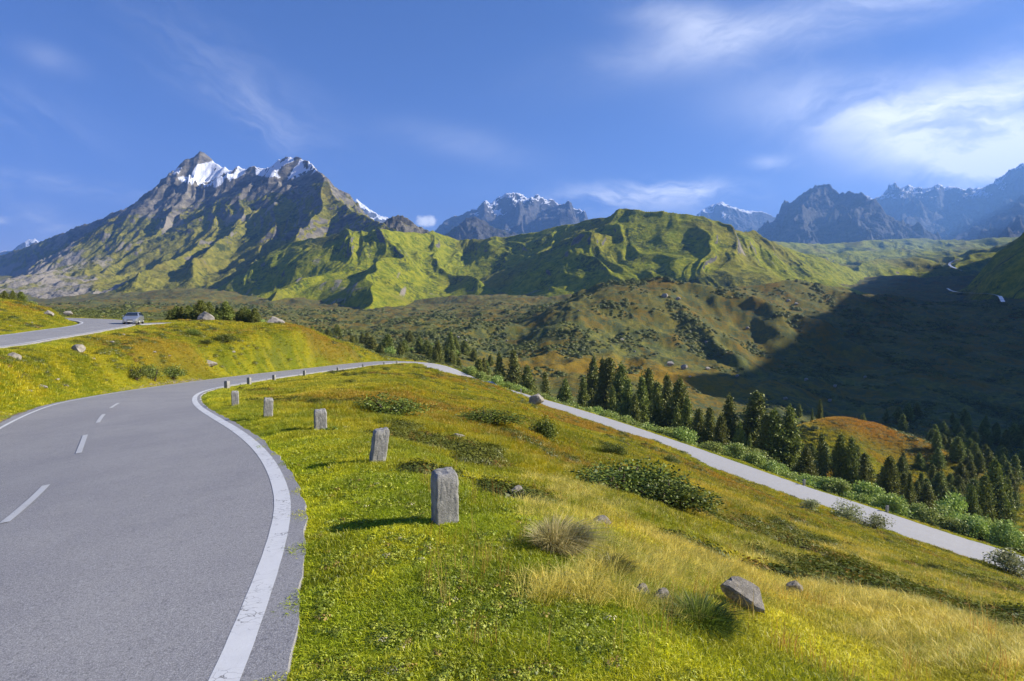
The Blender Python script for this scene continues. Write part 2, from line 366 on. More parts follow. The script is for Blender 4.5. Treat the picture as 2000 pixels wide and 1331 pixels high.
# PART2
# ------------------------------------------------------------------ shared surface materials
def pos(t): return t.new('ShaderNodeNewGeometry').outputs['Position']
def attr(t, name):
    a = t.new('ShaderNodeAttribute'); a.attribute_name = name
    s = t.new('ShaderNodeSeparateColor'); t.l.new(a.outputs['Color'], s.inputs[0])
    return s.outputs
def ground_material():
    m, t, b = material('alpine_turf', .95, .1); P = pos(t); a = attr(t, 'mask')
    n1 = t.noise(P, .55, 6, .65); n2 = t.noise(P, 2.3, 6, .7); n3 = t.noise(P, .045, 5, .6); n4 = t.noise(P, .16, 6, .65)
    dark = t.mix(n2, (.050, .066, .034), (.125, .145, .055))
    ac = t.new('ShaderNodeAttribute'); ac.attribute_name = 'col'
    c = t.mix(1.0, ac.outputs['Color'], t.mix(a[0], t.mix(n2, (.45, .45, .40), (1.2, 1.16, 1.0)), t.mix(n2, (.9, .9, .8), (1.6, 1.5, 1.2))), 'MULTIPLY')
    c = t.mix(t.math('MULTIPLY', t.ramp(n1, .42, .66), .35), c, t.mix(1.0, ac.outputs['Color'], (.5, .62, .5), 'MULTIPLY'))
    c = t.mix(t.math('MULTIPLY', t.ramp(t.math('ADD', t.math('MULTIPLY', n4, .5), t.math('MULTIPLY', t.noise(P, .5, 5, .7), .5)), .48, .56), a[1]), c, dark)
    # gravel shoulder
    al = t.new('ShaderNodeAttribute'); al.attribute_name = 'stone'
    gr = t.mix(t.noise(P, 26, 4, .8), (.16, .13, .10), (.42, .36, .30))
    sl = t.new('ShaderNodeSeparateColor'); t.l.new(al.outputs['Color'], sl.inputs[0])
    gm = t.ramp(t.math('ADD', sl.outputs[0], t.math('MULTIPLY', t.math('SUBTRACT', t.noise(P, 3, 5, .7), .5), .9)), .35, .65)
    c = t.mix(gm, c, gr)
    t.put(b.inputs['Base Color'], c)
    bump(t, b, t.math('ADD', t.math('MULTIPLY', t.noise(P, 1.1, 7, .75), 1.0), t.math('MULTIPLY', t.noise(P, 12, 4, .7), .12)), .9, .5)
    return m
def mountain_material(name, rockA, rockB, grassA, grassB, fine=.02, bumpd=14):
    m, t, b = material(name, .95, .1); P = pos(t); a = attr(t, 'mask')       # R grass, G snow, B scree
    nb = t.noise(P, fine, 9, .68); nc = t.noise(P, fine * 4.3, 7, .7); nl = t.noise(P, fine * .22, 5, .6)
    mp = t.mapping(P, (1, 1, 3.2), (0, .25, 0))
    strata = t.noise(mp, fine * 1.3, 8, .7)
    rock = t.mix(t.ramp(strata, .35, .65), rockA, rockB)
    rock = t.mix(t.ramp(nc, .3, .75), t.mix(.45, rock, (.02, .02, .022)), rock)
    grass = t.mix(t.ramp(nc, .35, .65), grassA, grassB)
    grass = t.mix(t.math('MULTIPLY', t.ramp(nl, .5, .62), .45), grass, (.17, .125, .03))
    shrub = t.ramp(t.math('ADD', t.math('MULTIPLY', nb, .6), t.math('MULTIPLY', t.noise(P, fine * 9, 5, .7), .4)), .52, .58)
    grass = t.mix(t.math('MULTIPLY', shrub, .75), grass, (.022, .040, .010))
    scree = t.mix(nc, (.17, .145, .11), (.36, .32, .26))
    def soft(x, w=.5):
        return t.ramp(t.math('ADD', x, t.math('MULTIPLY', t.math('SUBTRACT', nb, .5), w * 2.2)), .42, .58)
    c = t.mix(soft(a[0]), rock, grass)
    c = t.mix(soft(a[2]), c, scree)
    c = t.mix(soft(a[1], .55), c, (.78, .80, .84))
    t.put(b.inputs['Base Color'], c)
    bump(t, b, t.math('ADD', nb, t.math('MULTIPLY', nc, .35)), .9, bumpd)
    return m
M_ground = ground_material()
M_green = mountain_material('green_slope', (.10, .095, .085), (.24, .22, .18), (.11, .145, .006), (.29, .28, .014), .022, 6)
M_rock = mountain_material('rocky_mountain', (.10, .095, .085), (.30, .265, .20), (.11, .115, .014), (.26, .23, .030), .014, 8)
M_far = mountain_material('distant_rock', (.055, .058, .065), (.145, .14, .135), (.06, .07, .02), (.11, .11, .03), .008, 34)

# ------------------------------------------------------------------ ground sheet
def veg_color(X, Y, D, rnd=0.0):
    r = np.hypot(X, Y); G = lambda *c: np.array(c)
    a1 = fbm(X / 1.7, Y / 1.7, 3, 201); a2 = fbm(X / 7, Y / 7, 4, 202); a3 = fbm(X / 28, Y / 28, 3, 203); a4 = fbm(X / 12 + 5, Y / 16, 4, 204)
    q = lambda v: np.asarray(v)[..., None]
    c = G(.16, .175, .012) + q(sstep(.6 * a1 + .6 * a2 + rnd, -.5, .6)) * (G(.30, .265, .018) - G(.16, .175, .012))
    verge = np.clip(np.exp(-np.clip(D, 0, 99) / 2.2) + (1 - sstep(r, 5.5, 11)) * .8, 0, 1) * (1 - sstep(r, 40, 130) * .4)
    lush = G(.165, .21, .010) + q(sstep(a1 + .5 * a2 + rnd, -.5, .7)) * (G(.32, .325, .018) - G(.165, .21, .010))
    straw = sstep(X / (Y + 1) + .35 * a2, .18, .55) * sstep(r, 4, 8) * (1 - sstep(r, 20, 34)) * sstep(a1 + .8 * a2 + rnd, -.35, .35)
    rust = sstep(a4 + .5 * a3 + .7 * rnd, .12, .55) * sstep(r, 11, 22) * (.8 - .3 * sstep(r, 110, 160))
    marsh = np.exp(-(((X - 50) / 62) ** 2 + ((Y - 226) / 24) ** 2) * 1.2)
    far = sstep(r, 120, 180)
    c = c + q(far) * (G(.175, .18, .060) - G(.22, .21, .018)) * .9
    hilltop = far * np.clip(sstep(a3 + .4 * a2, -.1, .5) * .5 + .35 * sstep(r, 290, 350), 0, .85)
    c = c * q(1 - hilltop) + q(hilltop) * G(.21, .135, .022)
    c = c * q(1 - rust) + q(rust) * G(.25, .155, .028)
    c = c * q(1 - marsh) + q(marsh) * G(.36, .22, .02)
    c = c * q(1 - verge) + q(verge) * lush
    c = c * q(1 - .8 * straw) + q(.8 * straw) * G(.40, .345, .10)
    knoll = np.exp(-(((X - 82) / 12) ** 2 + ((Y - 129) / 9) ** 2)); c = c * q(1 - .8 * knoll) + q(.8 * knoll) * G(.27, .13, .03)
    return np.clip(c, .004, 1)
def build_ground():
    azs = np.radians(np.r_[np.linspace(-105, -47, 110), np.linspace(-46.7, 45, 1000), np.linspace(45.4, 105, 110)])
    rs = np.geomspace(3.2, 2500, 980); oy = -6.0
    R, Az = np.meshgrid(rs, azs, indexing='ij')
    X = R * np.sin(Az); Y = oy + R * np.cos(Az)
    Z, D = ground_z(X, Y, True)
    r = np.hypot(X, Y)
    near = np.exp(-np.clip(D, 0, 99) / 1.6) * (1 - sstep(r, 30, 110) * .3)
    shr = np.clip(.25 * sstep(r, 12, 40) + sstep(r, 125, 190) * (.95 + .35 * fbm(X / 60, Y / 60, 3, 72)), 0, 1.1)
    # open orange marsh on the valley floor between wood and hillock
    marsh = np.exp(-(((X - 48) / 55) ** 2 + ((Y - 222) / 22) ** 2) * 1.2)
    shr = shr * (1 - .85 * marsh)
    st = np.zeros(X.shape)
    leftside = (X < np.interp(Y, MAIN[:230, 1], MAIN[:230, 0])) & (Y < 60) & (Y > 2)
    st = np.where(leftside & (D < 2.5), np.clip(1.15 - D / 1.3, 0, 1), st)
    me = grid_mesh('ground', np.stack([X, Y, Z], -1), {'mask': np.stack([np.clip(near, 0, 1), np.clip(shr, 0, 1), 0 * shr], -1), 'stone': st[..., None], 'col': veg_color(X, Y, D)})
    me.materials.append(M_ground)
    link('ground', me, kind='structure')
build_ground()

# ------------------------------------------------------------------ roads
def road_material():
    m, t, b = material('weathered_asphalt', .82, .3); P = pos(t)
    big = t.noise(P, .35, 4, .6); mid = t.noise(P, 2.0, 5, .65); agg = t.noise(P, 95, 3, .8); agg2 = t.noise(P, 32, 4, .8)
    c = t.mix(t.ramp(big, .3, .7), (.225, .218, .222), (.285, .275, .268))
    c = t.mix(t.math('MULTIPLY', t.ramp(mid, .4, .75), .4), c, (.19, .185, .20))
    c = t.mix(t.math('MULTIPLY', t.ramp(agg, .45, .68), .8), c, (.56, .55, .54))
    c = t.mix(t.math('MULTIPLY', t.ramp(agg2, .50, .32), .6), c, (.09, .09, .10))
    patch = t.ramp(t.noise(t.mapping(P, (1, .35, 1)), .8, 6, .7, .4), .55, .75)
    c = t.mix(t.math('MULTIPLY', patch, .35), c, (.34, .33, .32))
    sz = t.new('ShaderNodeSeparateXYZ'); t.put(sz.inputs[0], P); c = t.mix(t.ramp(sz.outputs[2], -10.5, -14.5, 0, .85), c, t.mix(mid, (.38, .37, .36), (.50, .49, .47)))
    stain = t.ramp(t.noise(P, 1.3, 6, .75, .6), .62, .78); c = t.mix(t.math('MULTIPLY', stain, .35), c, (.12, .118, .125))
    vo = t.new('ShaderNodeTexVoronoi', feature='DISTANCE_TO_EDGE'); t.put(vo.inputs['Vector'], t.vmath('ADD', P, t.vmath('SCALE', t.noise(P, 1.2, 4, .7, 0, 1), None, 1.6))); vo.inputs['Scale'].default_value = .35
    crk = t.math('MULTIPLY', t.ramp(vo.outputs[0], .007, .002), t.ramp(t.noise(P, .5, 2), .60, .66)); c = t.mix(t.math('MULTIPLY', crk, .2), c, (.07, .07, .075))
    t.put(b.inputs['Base Color'], c); bump(t, b, t.math('ADD', agg2, agg), .5, .006)
    return m
def paint_material(name, v, crack):
    m, t, b = material(name, .7, .3); P = pos(t)
    vo = t.new('ShaderNodeTexVoronoi', feature='DISTANCE_TO_EDGE'); t.put(vo.inputs['Vector'], t.vmath('ADD', t.mapping(P, (1, 2.6, 1)), t.vmath('SCALE', t.noise(P, 5, 3, .6, 0, 1), None, .35)))
    vo.inputs['Scale'].default_value = 5.5
    worn = t.math('MULTIPLY', t.ramp(vo.outputs[0], .035, .010), t.ramp(t.noise(P, 2.2, 3), .42, .6))
    c = t.mix(t.noise(P, 9, 6, .7), (v * .80,) * 3, (v, v, v * .97))
    c = t.mix(t.math('MULTIPLY', worn, crack), c, (.16, .155, .15))
    c = t.mix(t.math('MULTIPLY', t.ramp(t.noise(P, 60, 4, .8), .58, .75), .6), c, (.25, .25, .25))
    t.put(b.inputs['Base Color'], c); bump(t, b, t.noise(P, 40, 3, .8), .3, .004)
    return m
M_road = road_material(); M_paint = paint_material('white_road_paint', .74, .9); M_paint2 = paint_material('worn_road_paint', .60, .4)
def ribbon(P, offs, dz, jitterL=0, jitterR=0, skirt=.16, main=False):
    """sheet following path P; offs: cross offsets to the right of travel"""
    N = normals2(P); rows = []
    s = np.r_[0, np.cumsum(np.linalg.norm(np.diff(P[:, :2], axis=0), axis=1))]
    for k, o in enumerate(offs):
        oo = np.zeros(len(P)) + o; o = float(np.mean(oo))
        if k == 0 and jitterL: oo = oo + jitterL * fbm(s / .8, s * 0 + .3, 4, 3)
        if k == len(offs) - 1 and jitterR: oo = oo + jitterR * fbm(s / .8, s * 0 + 7.3, 4, 5)
        q = np.c_[P[:, :2] + N * oo[:, None], P[:, 2] + dz - .012 * abs(o) - (tilt(P[:, 1]) * (NW - oo) if main else 0)]
        if skirt and k == 0: q2 = q.copy(); q2[:, 2] -= skirt; q2[:, :2] -= N * .05; rows.append(q2)
        rows.append(q)
        if skirt and k == len(offs) - 1: q2 = q.copy(); q2[:, 2] -= skirt; q2[:, :2] += N * .05; rows.append(q2)
    return np.stack(rows, 1)
def build_roads():
    P = MAIN; fine = np.stack([np.interp(np.arange(0, len(P) - 1, .25), np.arange(len(P)), P[:, k]) for k in range(3)], 1)
    me = grid_mesh('road', ribbon(fine, np.linspace(-NW, NW, 9), .03, .07, .05, main=True), smooth=False); me.materials.append(M_road)
    rd = link('road', me, kind='structure')
    def strip(name, P_, a, b_, dz, mat, par):
        me = grid_mesh(name, ribbon(P_, [a, b_], dz, 0, 0, 0, par is rd)); me.materials.append(mat); return link(name, me, par)
    i_end = np.argmin(np.abs(fine[:, 0] - 30) + np.abs(fine[:, 1] - 72))
    hair = np.argmax(fine[:, 1])
    gap = .125 + .13 * (1 - sstep(fine[:hair + 60, 1], 3.2, 6.5)); strip('edge_line', fine[:hair + 60], NW - gap - .20, NW - gap, .034, M_paint, rd)
    strip('edge_line', fine[:hair + 60], -(NW - .30), -(NW - .42), .033, M_paint, rd)
    # lane dashes: placed along the path
    s = np.r_[0, np.cumsum(np.linalg.norm(np.diff(fine[:, :2], axis=0), axis=1))]
    def s_at(px, py):
        p = raydir(px, py); q = p[:2] / p[1]
        k = [i for i in range(len(fine)) if 1 < fine[i, 1] < 60]
        zc = fine[:, 2] - tilt(fine[:, 1]) * NW
        pyv = [CY - F * ((zc[i] * math.cos(PITCH) + fine[i, 1] * math.sin(PITCH)) / (fine[i, 1] * math.cos(PITCH) - zc[i] * math.sin(PITCH))) for i in k]
        return s[k[int(np.argmin(np.abs(np.array(pyv) - py)))]]
    ends = [(s_at(0, 1010), s_at(95, 942)), (s_at(162, 885), s_at(205, 850)), (s_at(217, 828), s_at(236, 811)), (s_at(245, 799), s_at(259, 789))]
    ends.insert(0, (ends[0][0] - 6.5, ends[0][1] - 6.2))
    for a, b_ in ends:
        m_ = (s >= a) & (s <= b_)
        o_ = -.38 * (1 - sstep((a + b_) / 2, ends[1][1] + 1, ends[3][0])) 
        if m_.sum() > 1: strip('lane_dash', fine[m_], o_ - .06, o_ + .06, .040, M_paint2, rd)
    print('dash', [(round(a, 1), round(b_, 1)) for a, b_ in ends])
    P = UPPER; N = normals2(P)
    me = grid_mesh('mountain_road', ribbon(P, np.linspace(-UW, UW, 7), .03, .08, .08), smooth=False); me.materials.append(M_road)
    up = link('mountain_road', me, kind='structure')
    strip('edge_line', P, UW - .40, UW - .22, .036, M_paint, up); strip('edge_line', P, -(UW - .22), -(UW - .40), .036, M_paint, up)
    me = grid_mesh('lay_by', ribbon(LAYBY, np.linspace(-2.6, 2.6, 5), .022, .15, .15)); me.materials.append(M_road); link('lay_by', me, kind='structure')
build_roads()

# ------------------------------------------------------------------ mountains: ridge skeletons clothed with eroded noise
def mountain(name, ridges, uR, yR, res, mat, rough, wl, seed, floor=-60, masks=None, gully=None, crest_keep=120, sharp=18., relz=(0, 60)):
    us = np.linspace((uR[0] - 1000) / F, (uR[1] - 1000) / F, res[0]); ys = np.geomspace(yR[0], yR[1], res[1])
    Yg, Ug = np.meshgrid(ys, us, indexing='ij'); X = Ug * Yg; Y = Yg
    wx = X + wl * .35 * fbm(X / wl / 1.5, Y / wl / 1.5, 3, seed + 3); wy = Y + wl * .35 * fbm(X / wl / 1.5 + 9, Y / wl / 1.5, 3, seed + 4)
    acc = np.zeros(X.shape); best = np.full(X.shape, -1e9); dmin = np.full(X.shape, 1e9); zs = []
    for rd in ridges:
        pts = np.array([U(*p) if not isinstance(p, np.ndarray) else p for p in rd['p']]); s0, s1, L = rd.get('s', (1.0, .45, 300))
        bd = np.full(X.shape, -1e9)
        k = rd.get('warp', 1.0)
        for a, b_ in zip(pts[:-1], pts[1:]):
            ab = b_[:2] - a[:2]; l2 = ab @ ab
            for qx, qy, wgt in ((X * (1 - k) + wx * k, Y * (1 - k) + wy * k, 1),):
                t = np.clip(((qx - a[0]) * ab[0] + (qy - a[1]) * ab[1]) / l2, 0, 1)
                d = np.hypot(qx - a[0] - t * ab[0], qy - a[1] - t * ab[1])
            z = a[2] + t * (b_[2] - a[2]) - ((s0 - s1) * L * (1 - np.exp(-d / L)) + s1 * d)
            bd = np.maximum(bd, z)
            if not rd.get('spur'): dmin = np.minimum(dmin, d)
        zs.append(bd)
    zs = np.stack(zs); mx = zs.max(0); z = mx + sharp * np.log(np.exp(np.clip((zs - mx) / sharp, -30, 0)).sum(0))
    keep = sstep(dmin, 0, crest_keep)
    rel = sstep(z, floor - 40, floor + 120)
    relf = sstep(z, relz[0], relz[1]); z = z + rough * (ridged(wx / wl, wy / wl, 6, seed) - 1.05) * (.18 + .82 * keep) * (.12 + .88 * relf)
    z = z + rough * .22 * fbm(X / wl * 5, Y / wl * 5, 4, seed + 8)
    if gully: z = z + gully[0] * (ridged(wx / gully[1], wy / (gully[1] * gully[2]), 4, seed + 9) - 1.0) * (.3 + .7 * keep) * rel
    z = z - 160 * (1 - sstep(Y, yR[0], yR[0] * 1.15)); z = np.maximum(z, floor - 80)
    # masks from slope, height and noise
    P = np.stack([X, Y, z], -1)
    du = np.gradient(P, axis=1); dv = np.gradient(P, axis=0); nn = np.cross(du, dv); nn /= np.linalg.norm(nn, axis=-1)[..., None] + 1e-9
    nz = np.abs(nn[..., 2]); px = 1000 + F * X / Y; py = HOR - F * z / Y
    g, sn, scr = masks(px, py, z, nz, X, Y, dmin)
    me = grid_mesh(name, P, {'mask': np.stack([np.clip(g, 0, 1), np.clip(sn, 0, 1), np.clip(scr, 0, 1)], -1)}); me.materials.append(mat)
    return link(name, me, kind='structure')
def blob(px, py, cx, cy, rx, ry, a=0):
    c, s = math.cos(math.radians(a)), math.sin(math.radians(a)); u = (px - cx) * c - (py - cy) * s; v = (px - cx) * s + (py - cy) * c
    return np.exp(-((u / rx) ** 2 + (v / ry) ** 2))
def with_Y(seq, Y): return [(a, b, Y) for a, b in seq]

def m1_masks(px, py, z, nz, X, Y, d):
    n = fbm(X / 300, Y / 300, 4, 77)
    g = sstep(nz + .12 * n, .56, .72) * sstep(z + 60 * n, 440, 270)
    g = np.maximum(g, sstep(z + 40 * n, 190, 110) * sstep(nz, .3, .5))
    sn = 1.3 * np.maximum(np.maximum(1.25 * blob(px, py, 425, 344, 62, 22, 10), blob(px, py, 560, 333, 66, 20)), .8 * blob(px, py, 368, 340, 26, 12)) * sstep(nz + .5 * fbm(X / 60, Y / 110, 4, 88) + .06 * (px < 500), .40, .72)
    fan = sstep(fbm(X / 70 + Y / 500, Y / 600, 3, 5), .15, .6) * sstep(z, 300, 130) * sstep(px, 420, 250)
    scr = np.maximum(.8 * fan, .55 * sstep(px, 360, 120) * sstep(z, 380, 150))
    scr = np.maximum(scr, sstep(n, .1, .5) * .5 * sstep(z, 160, 280) * sstep(z, 480, 350))
    return g, sn, scr
mountain('mountain', [
    dict(p=[(-500, 640, 3300), (-200, 560, 3000), (0, 500, 2780), (60, 479, 2720), (125, 455, 2660), (200, 423, 2580), (270, 395, 2500), (310, 372, 2430), (335, 352, 2370), (350, 331, 2320), (372, 322, 2280), (395, 305, 2240)], s=(1.25, 1.0, 200), warp=.12),
    dict(p=[(395, 305, 2240), (415, 318, 2220), (440, 327, 2180), (458, 331, 2160), (468, 321, 2140), (482, 331, 2120), (500, 331, 2100), (530, 325, 2050), (545, 310, 2010),
            (575, 303, 1960), (605, 317, 1880), (620, 335, 1780), (640, 352, 1660), (655, 385, 1550), (685, 411, 1440), (710, 421, 1370), (735, 430, 1310), (755, 440, 1270), (790, 462, 1230)], s=(1.05, .58, 520), warp=.12),
    dict(p=[(395, 305, 2240), (374, 350, 2110), (345, 402, 1960), (315, 450, 1800)], s=(1.2, .75, 90), spur=1, warp=.4),
    dict(p=[(315, 462, 1760), (200, 510, 1570), (100, 541, 1450), (0, 565, 1370), (-160, 592, 1280)], s=(.42, .27, 60), spur=1, warp=.4),
    dict(p=[(640, 352, 1660), (628, 395, 1520), (606, 435, 1390), (575, 462, 1290)], s=(1.3, .5, 150), spur=1, warp=.3),
    dict(p=[(500, 331, 2100), (486, 372, 1900), (472, 418, 1690), (432, 485, 1430), (382, 545, 1180)], s=(1.1, .50, 150), spur=1, warp=.4),
    dict(p=[(420, 440, 1720), (385, 480, 1500), (330, 530, 1280), (250, 578, 1080)], s=(1.0, .40, 70), spur=1, warp=.5),
    dict(p=[(545, 372, 1850), (535, 430, 1580), (510, 500, 1320), (475, 560, 1090)], s=(1.1, .5, 110), spur=1, warp=.4),
    dict(p=[(455, 545, 1250), (440, 578, 1090), (415, 606, 940)], s=(.36, .25, 40), spur=1, warp=.8),
    dict(p=[(330, 560, 1260), (300, 588, 1090), (262, 609, 930)], s=(.34, .25, 40), spur=1, warp=.8),
    dict(p=[(190, 562, 1300), (150, 590, 1120), (100, 610, 950)], s=(.34, .22, 40), spur=1, warp=.8),
    dict(p=[(40, 578, 1320), (-20, 600, 1100)], s=(.34, .22, 40), spur=1, warp=.8),
  ], (-260, 900), (700, 3400), (880, 620), M_rock, 26, 190, 101, 0, m1_masks, (9, 50, 6), 90, relz=(190, 420))
mountain('rocky_knob', [dict(p=with_Y([(735, 447), (752, 432), (768, 424), (782, 421), (800, 430), (818, 442), (845, 456)], 1350), s=(1.0, .6, 90), warp=.2)],
  (690, 900), (1150, 1600), (240, 160), M_rock, 16, 60, 207, 60, lambda px, py, z, nz, X, Y, d: (sstep(nz, .72, .85), 0 * z, 0 * z), None, 30, 4)

def m2_masks(px, py, z, nz, X, Y, d):
    n = fbm(X / 90, Y / 90, 4, 78)
    g = sstep(nz + .10 * n, .42, .60)
    scr = .62 * blob(px, py, 650, 442, 90, 14) + .45 * sstep(n, .25, .6) * sstep(z, 90, 20)
    scr = np.maximum(scr, .5 * sstep(fbm(X / 28, Y / 240, 3, 11), .38, .7) * sstep(z, 160, 60))
    return g, 0 * z, scr
mountain('green_ridge', [
    dict(p=[(480, 520, 1250), (560, 476, 1200), (640, 462, 1150), (700, 455, 1120), (760, 453, 1120), (850, 456, 1250), (900, 468, 1290), (960, 469, 1270), (1050, 457, 1200), (1110, 440, 1140), (1150, 426, 1090),
            (1180, 424, 1060), (1220, 418, 1010), (1250, 411, 970), (1290, 415, 945), (1330, 428, 930), (1360, 437, 935), (1400, 445, 955), (1460, 460, 1010), (1520, 478, 1080), (1590, 500, 1180), (1650, 524, 1290), (1720, 556, 1400)], s=(.84, .42, 280), warp=.3),
    dict(p=[(745, 453, 1115), (735, 500, 960), (728, 555, 820), (700, 600, 720)], s=(.95, .42, 90), spur=1, warp=.9),
    dict(p=[(860, 458, 1250), (872, 510, 1060), (905, 560, 900)], s=(.75, .45, 60), spur=1, warp=1.1),
    dict(p=[(985, 468, 1250), (1000, 520, 1080), (1030, 560, 950)], s=(.7, .5, 60), spur=1, warp=1.0),
    dict(p=[(1080, 450, 1170), (1096, 520, 960), (1112, 575, 800)], s=(.75, .45, 70), spur=1, warp=.9),
    dict(p=[(1215, 419, 1015), (1192, 470, 900), (1180, 520, 800), (1172, 556, 720)], s=(.72, .45, 70), spur=1, warp=.9),
    dict(p=[(1330, 428, 930), (1350, 480, 830), (1390, 530, 750), (1440, 565, 700)], s=(.66, .42, 70), spur=1, warp=.9),
    dict(p=[(1460, 460, 1010), (1540, 520, 930), (1620, 565, 860)], s=(.8, .42, 70), spur=1, warp=.6),
    dict(p=[(650, 462, 1150), (640, 520, 970), (590, 590, 820)], s=(.8, .42, 60), spur=1, warp=1.1),
  ], (380, 1800), (560, 1750), (1000, 460), M_green, 7, 150, 301, 0, m2_masks, (7, 42, 5), 60, 16, relz=(10, 120))

def rock_snow(lo, hi, gmax=200, gn=.7):
    def f(px, py, z, nz, X, Y, d):
        n = fbm(X / 350, Y / 350, 4, 79)
        return sstep(nz + .15 * n, gn, gn + .12) * sstep(z, gmax + 100, gmax), sstep(z + 120 * n, lo, hi) * sstep(nz, .45, .72), .3 * sstep(n, 0, .5)
    return f
mountain('snowy_mountain', [dict(p=with_Y([(790, 500), (830, 470), (857, 446), (870, 433), (900, 421), (935, 402), (950, 394), (985, 383), (1010, 380), (1040, 386), (1070, 385), (1100, 398), (1130, 410), (1145, 428), (1200, 480)], 5000), s=(1.0, .55, 400), warp=.1),
    dict(p=[(1005, 381, 5000), (1010, 430, 4400), (1020, 470, 4000)], s=(1.1, .6, 300), spur=1), dict(p=[(1070, 386, 5000), (1090, 430, 4450)], s=(1.1, .6, 300), spur=1), dict(p=[(935, 402, 5000), (925, 440, 4500)], s=(1.1, .6, 300), spur=1)],
  (760, 1260), (3700, 5600), (420, 260), M_far, 110, 420, 401, 250, rock_snow(640, 980, 420), None, 160)
mountain('dark_knob', [dict(p=with_Y([(820, 490), (850, 472), (880, 450), (912, 427), (932, 423), (950, 434), (975, 448), (1030, 462), (1080, 458), (1130, 470)], 3000), s=(1.0, .6, 250), warp=.1)],
  (790, 1200), (2500, 3400), (320, 140), M_far, 50, 200, 451, 200, rock_snow(900, 1200, 380), None, 80)
mountain('snowy_peak', [dict(p=with_Y([(600, 470), (660, 415), (684, 402), (697, 389), (708, 400), (725, 410), (760, 429), (800, 447), (860, 470)], 5500), s=(1.0, .6, 400), warp=.1)],
  (580, 900), (4700, 6000), (260, 160), M_far, 60, 350, 501, 250, rock_snow(600, 780, 100), None, 100)
mountain('snowy_peak', [dict(p=with_Y([(-140, 530), (-60, 500), (0, 489), (15, 490), (38, 482), (52, 469), (64, 466), (85, 476), (130, 495)], 6000), s=(1.0, .6, 400), warp=.1)],
  (-180, 200), (5300, 6400), (220, 140), M_far, 60, 350, 521, 250, rock_snow(500, 640, 100), None, 100)
mountain('distant_peak', [dict(p=with_Y([(1300, 470), (1355, 426), (1380, 410), (1395, 402), (1412, 396), (1440, 408), (1470, 412), (1490, 415), (1515, 425), (1600, 455)], 7000), s=(1.0, .55, 400), warp=.1),
    dict(p=[(1412, 396, 7000), (1420, 440, 6200)], s=(1., .6, 300), spur=1)],
  (1280, 1640), (5800, 7500), (300, 180), M_far, 110, 500, 551, 250, rock_snow(900, 1250, 100), None, 160)
mountain('dark_rock_peak', [dict(p=[(1380, 520, 4700), (1450, 472, 4620), (1500, 441, 4540), (1530, 412, 4460), (1545, 400, 4420), (1560, 392, 4380), (1572, 375, 4330), (1585, 368, 4270), (1600, 357, 4200), (1612, 363, 4150), (1625, 371, 4100), (1640, 379, 4050),
     (1660, 381, 3980), (1681, 382, 3900), (1692, 389, 3850), (1702, 402, 3800), (1720, 418, 3720), (1737, 434, 3650), (1770, 460, 3500), (1820, 500, 3300)], s=(1.05, .5, 420), warp=.08),
    dict(p=[(1600, 357, 4200), (1590, 410, 3850), (1570, 470, 3350)], s=(1.1, .5, 300), spur=1), dict(p=[(1690, 388, 3850), (1690, 440, 3500), (1670, 480, 3200)], s=(1.1, .5, 300), spur=1)],
  (1330, 1880), (2900, 4700), (560, 320), M_far, 95, 330, 601, 150, rock_snow(1000, 1500, 330), None, 130)
mountain('snowy_range', [dict(p=[(1600, 420, 6700), (1640, 402, 6580), (1690, 386, 6430), (1730, 388, 6310), (1755, 368, 6235), (1775, 357, 6175), (1800, 365, 6100), (1830, 362, 6010), (1850, 367, 5950), (1870, 365, 5890), (1900, 369, 5800), (1940, 358, 5680), (1970, 335, 5590), (1990, 320, 5530), (2012, 316, 5464), (2060, 330, 5320), (2150, 350, 5050), (2300, 360, 4600)], s=(1.0, .5, 500), warp=.08),
    dict(p=[(1775, 357, 6175), (1790, 420, 5200), (1780, 460, 4500)], s=(1.0, .5, 300), spur=1), dict(p=[(1900, 369, 5800), (1890, 420, 5200), (1870, 455, 4500)], s=(1.0, .5, 300), spur=1),
    dict(p=[(2012, 316, 5464), (2010, 380, 4700), (1985, 430, 4000), (1960, 465, 3300)], s=(1.0, .5, 400), spur=1)],
  (1560, 2350), (3000, 6800), (640, 380), M_far, 120, 420, 701, 150, rock_snow(820, 1300, 330), None, 180)
def hill_masks(px, py, z, nz, X, Y, d): return sstep(nz, .45, .7), 0 * z, .35 * sstep(fbm(X / 60, Y / 60, 3, 4), .3, .6)
mountain('valley_hill', [dict(p=[(1380, 462, 2300), (1470, 470, 2400), (1600, 476, 2600), (1700, 470, 2800), (1780, 464, 3000), (1900, 470, 3000), (2100, 450, 3000)], s=(.4, .22, 300)),
    dict(p=[(1540, 495, 1800), (1620, 498, 2000), (1700, 488, 2100), (1760, 484, 2150), (1850, 490, 2200), (1930, 500, 2200)], s=(.45, .2, 200)),
    dict(p=[(1660, 545, 1350), (1692, 512, 1500), (1740, 503, 1600), (1790, 515, 1650), (1850, 530, 1650)], s=(.5, .22, 120)),
    dict(p=[(2500, 330, 1900), (2200, 385, 1950), (2060, 440, 1950), (1990, 470, 1900), (1930, 500, 1800), (1880, 528, 1700)], s=(.6, .3, 260)),
    dict(p=[(1480, 500, 1700), (1560, 520, 1500), (1640, 548, 1350), (1690, 570, 1200)], s=(.5, .25, 120))],
  (1330, 2550), (1100, 3300), (700, 380), M_green, 11, 170, 801, 40, hill_masks, (5, 60, 3), 60, 10)
W3 = lambda *a: np.array(a, float)
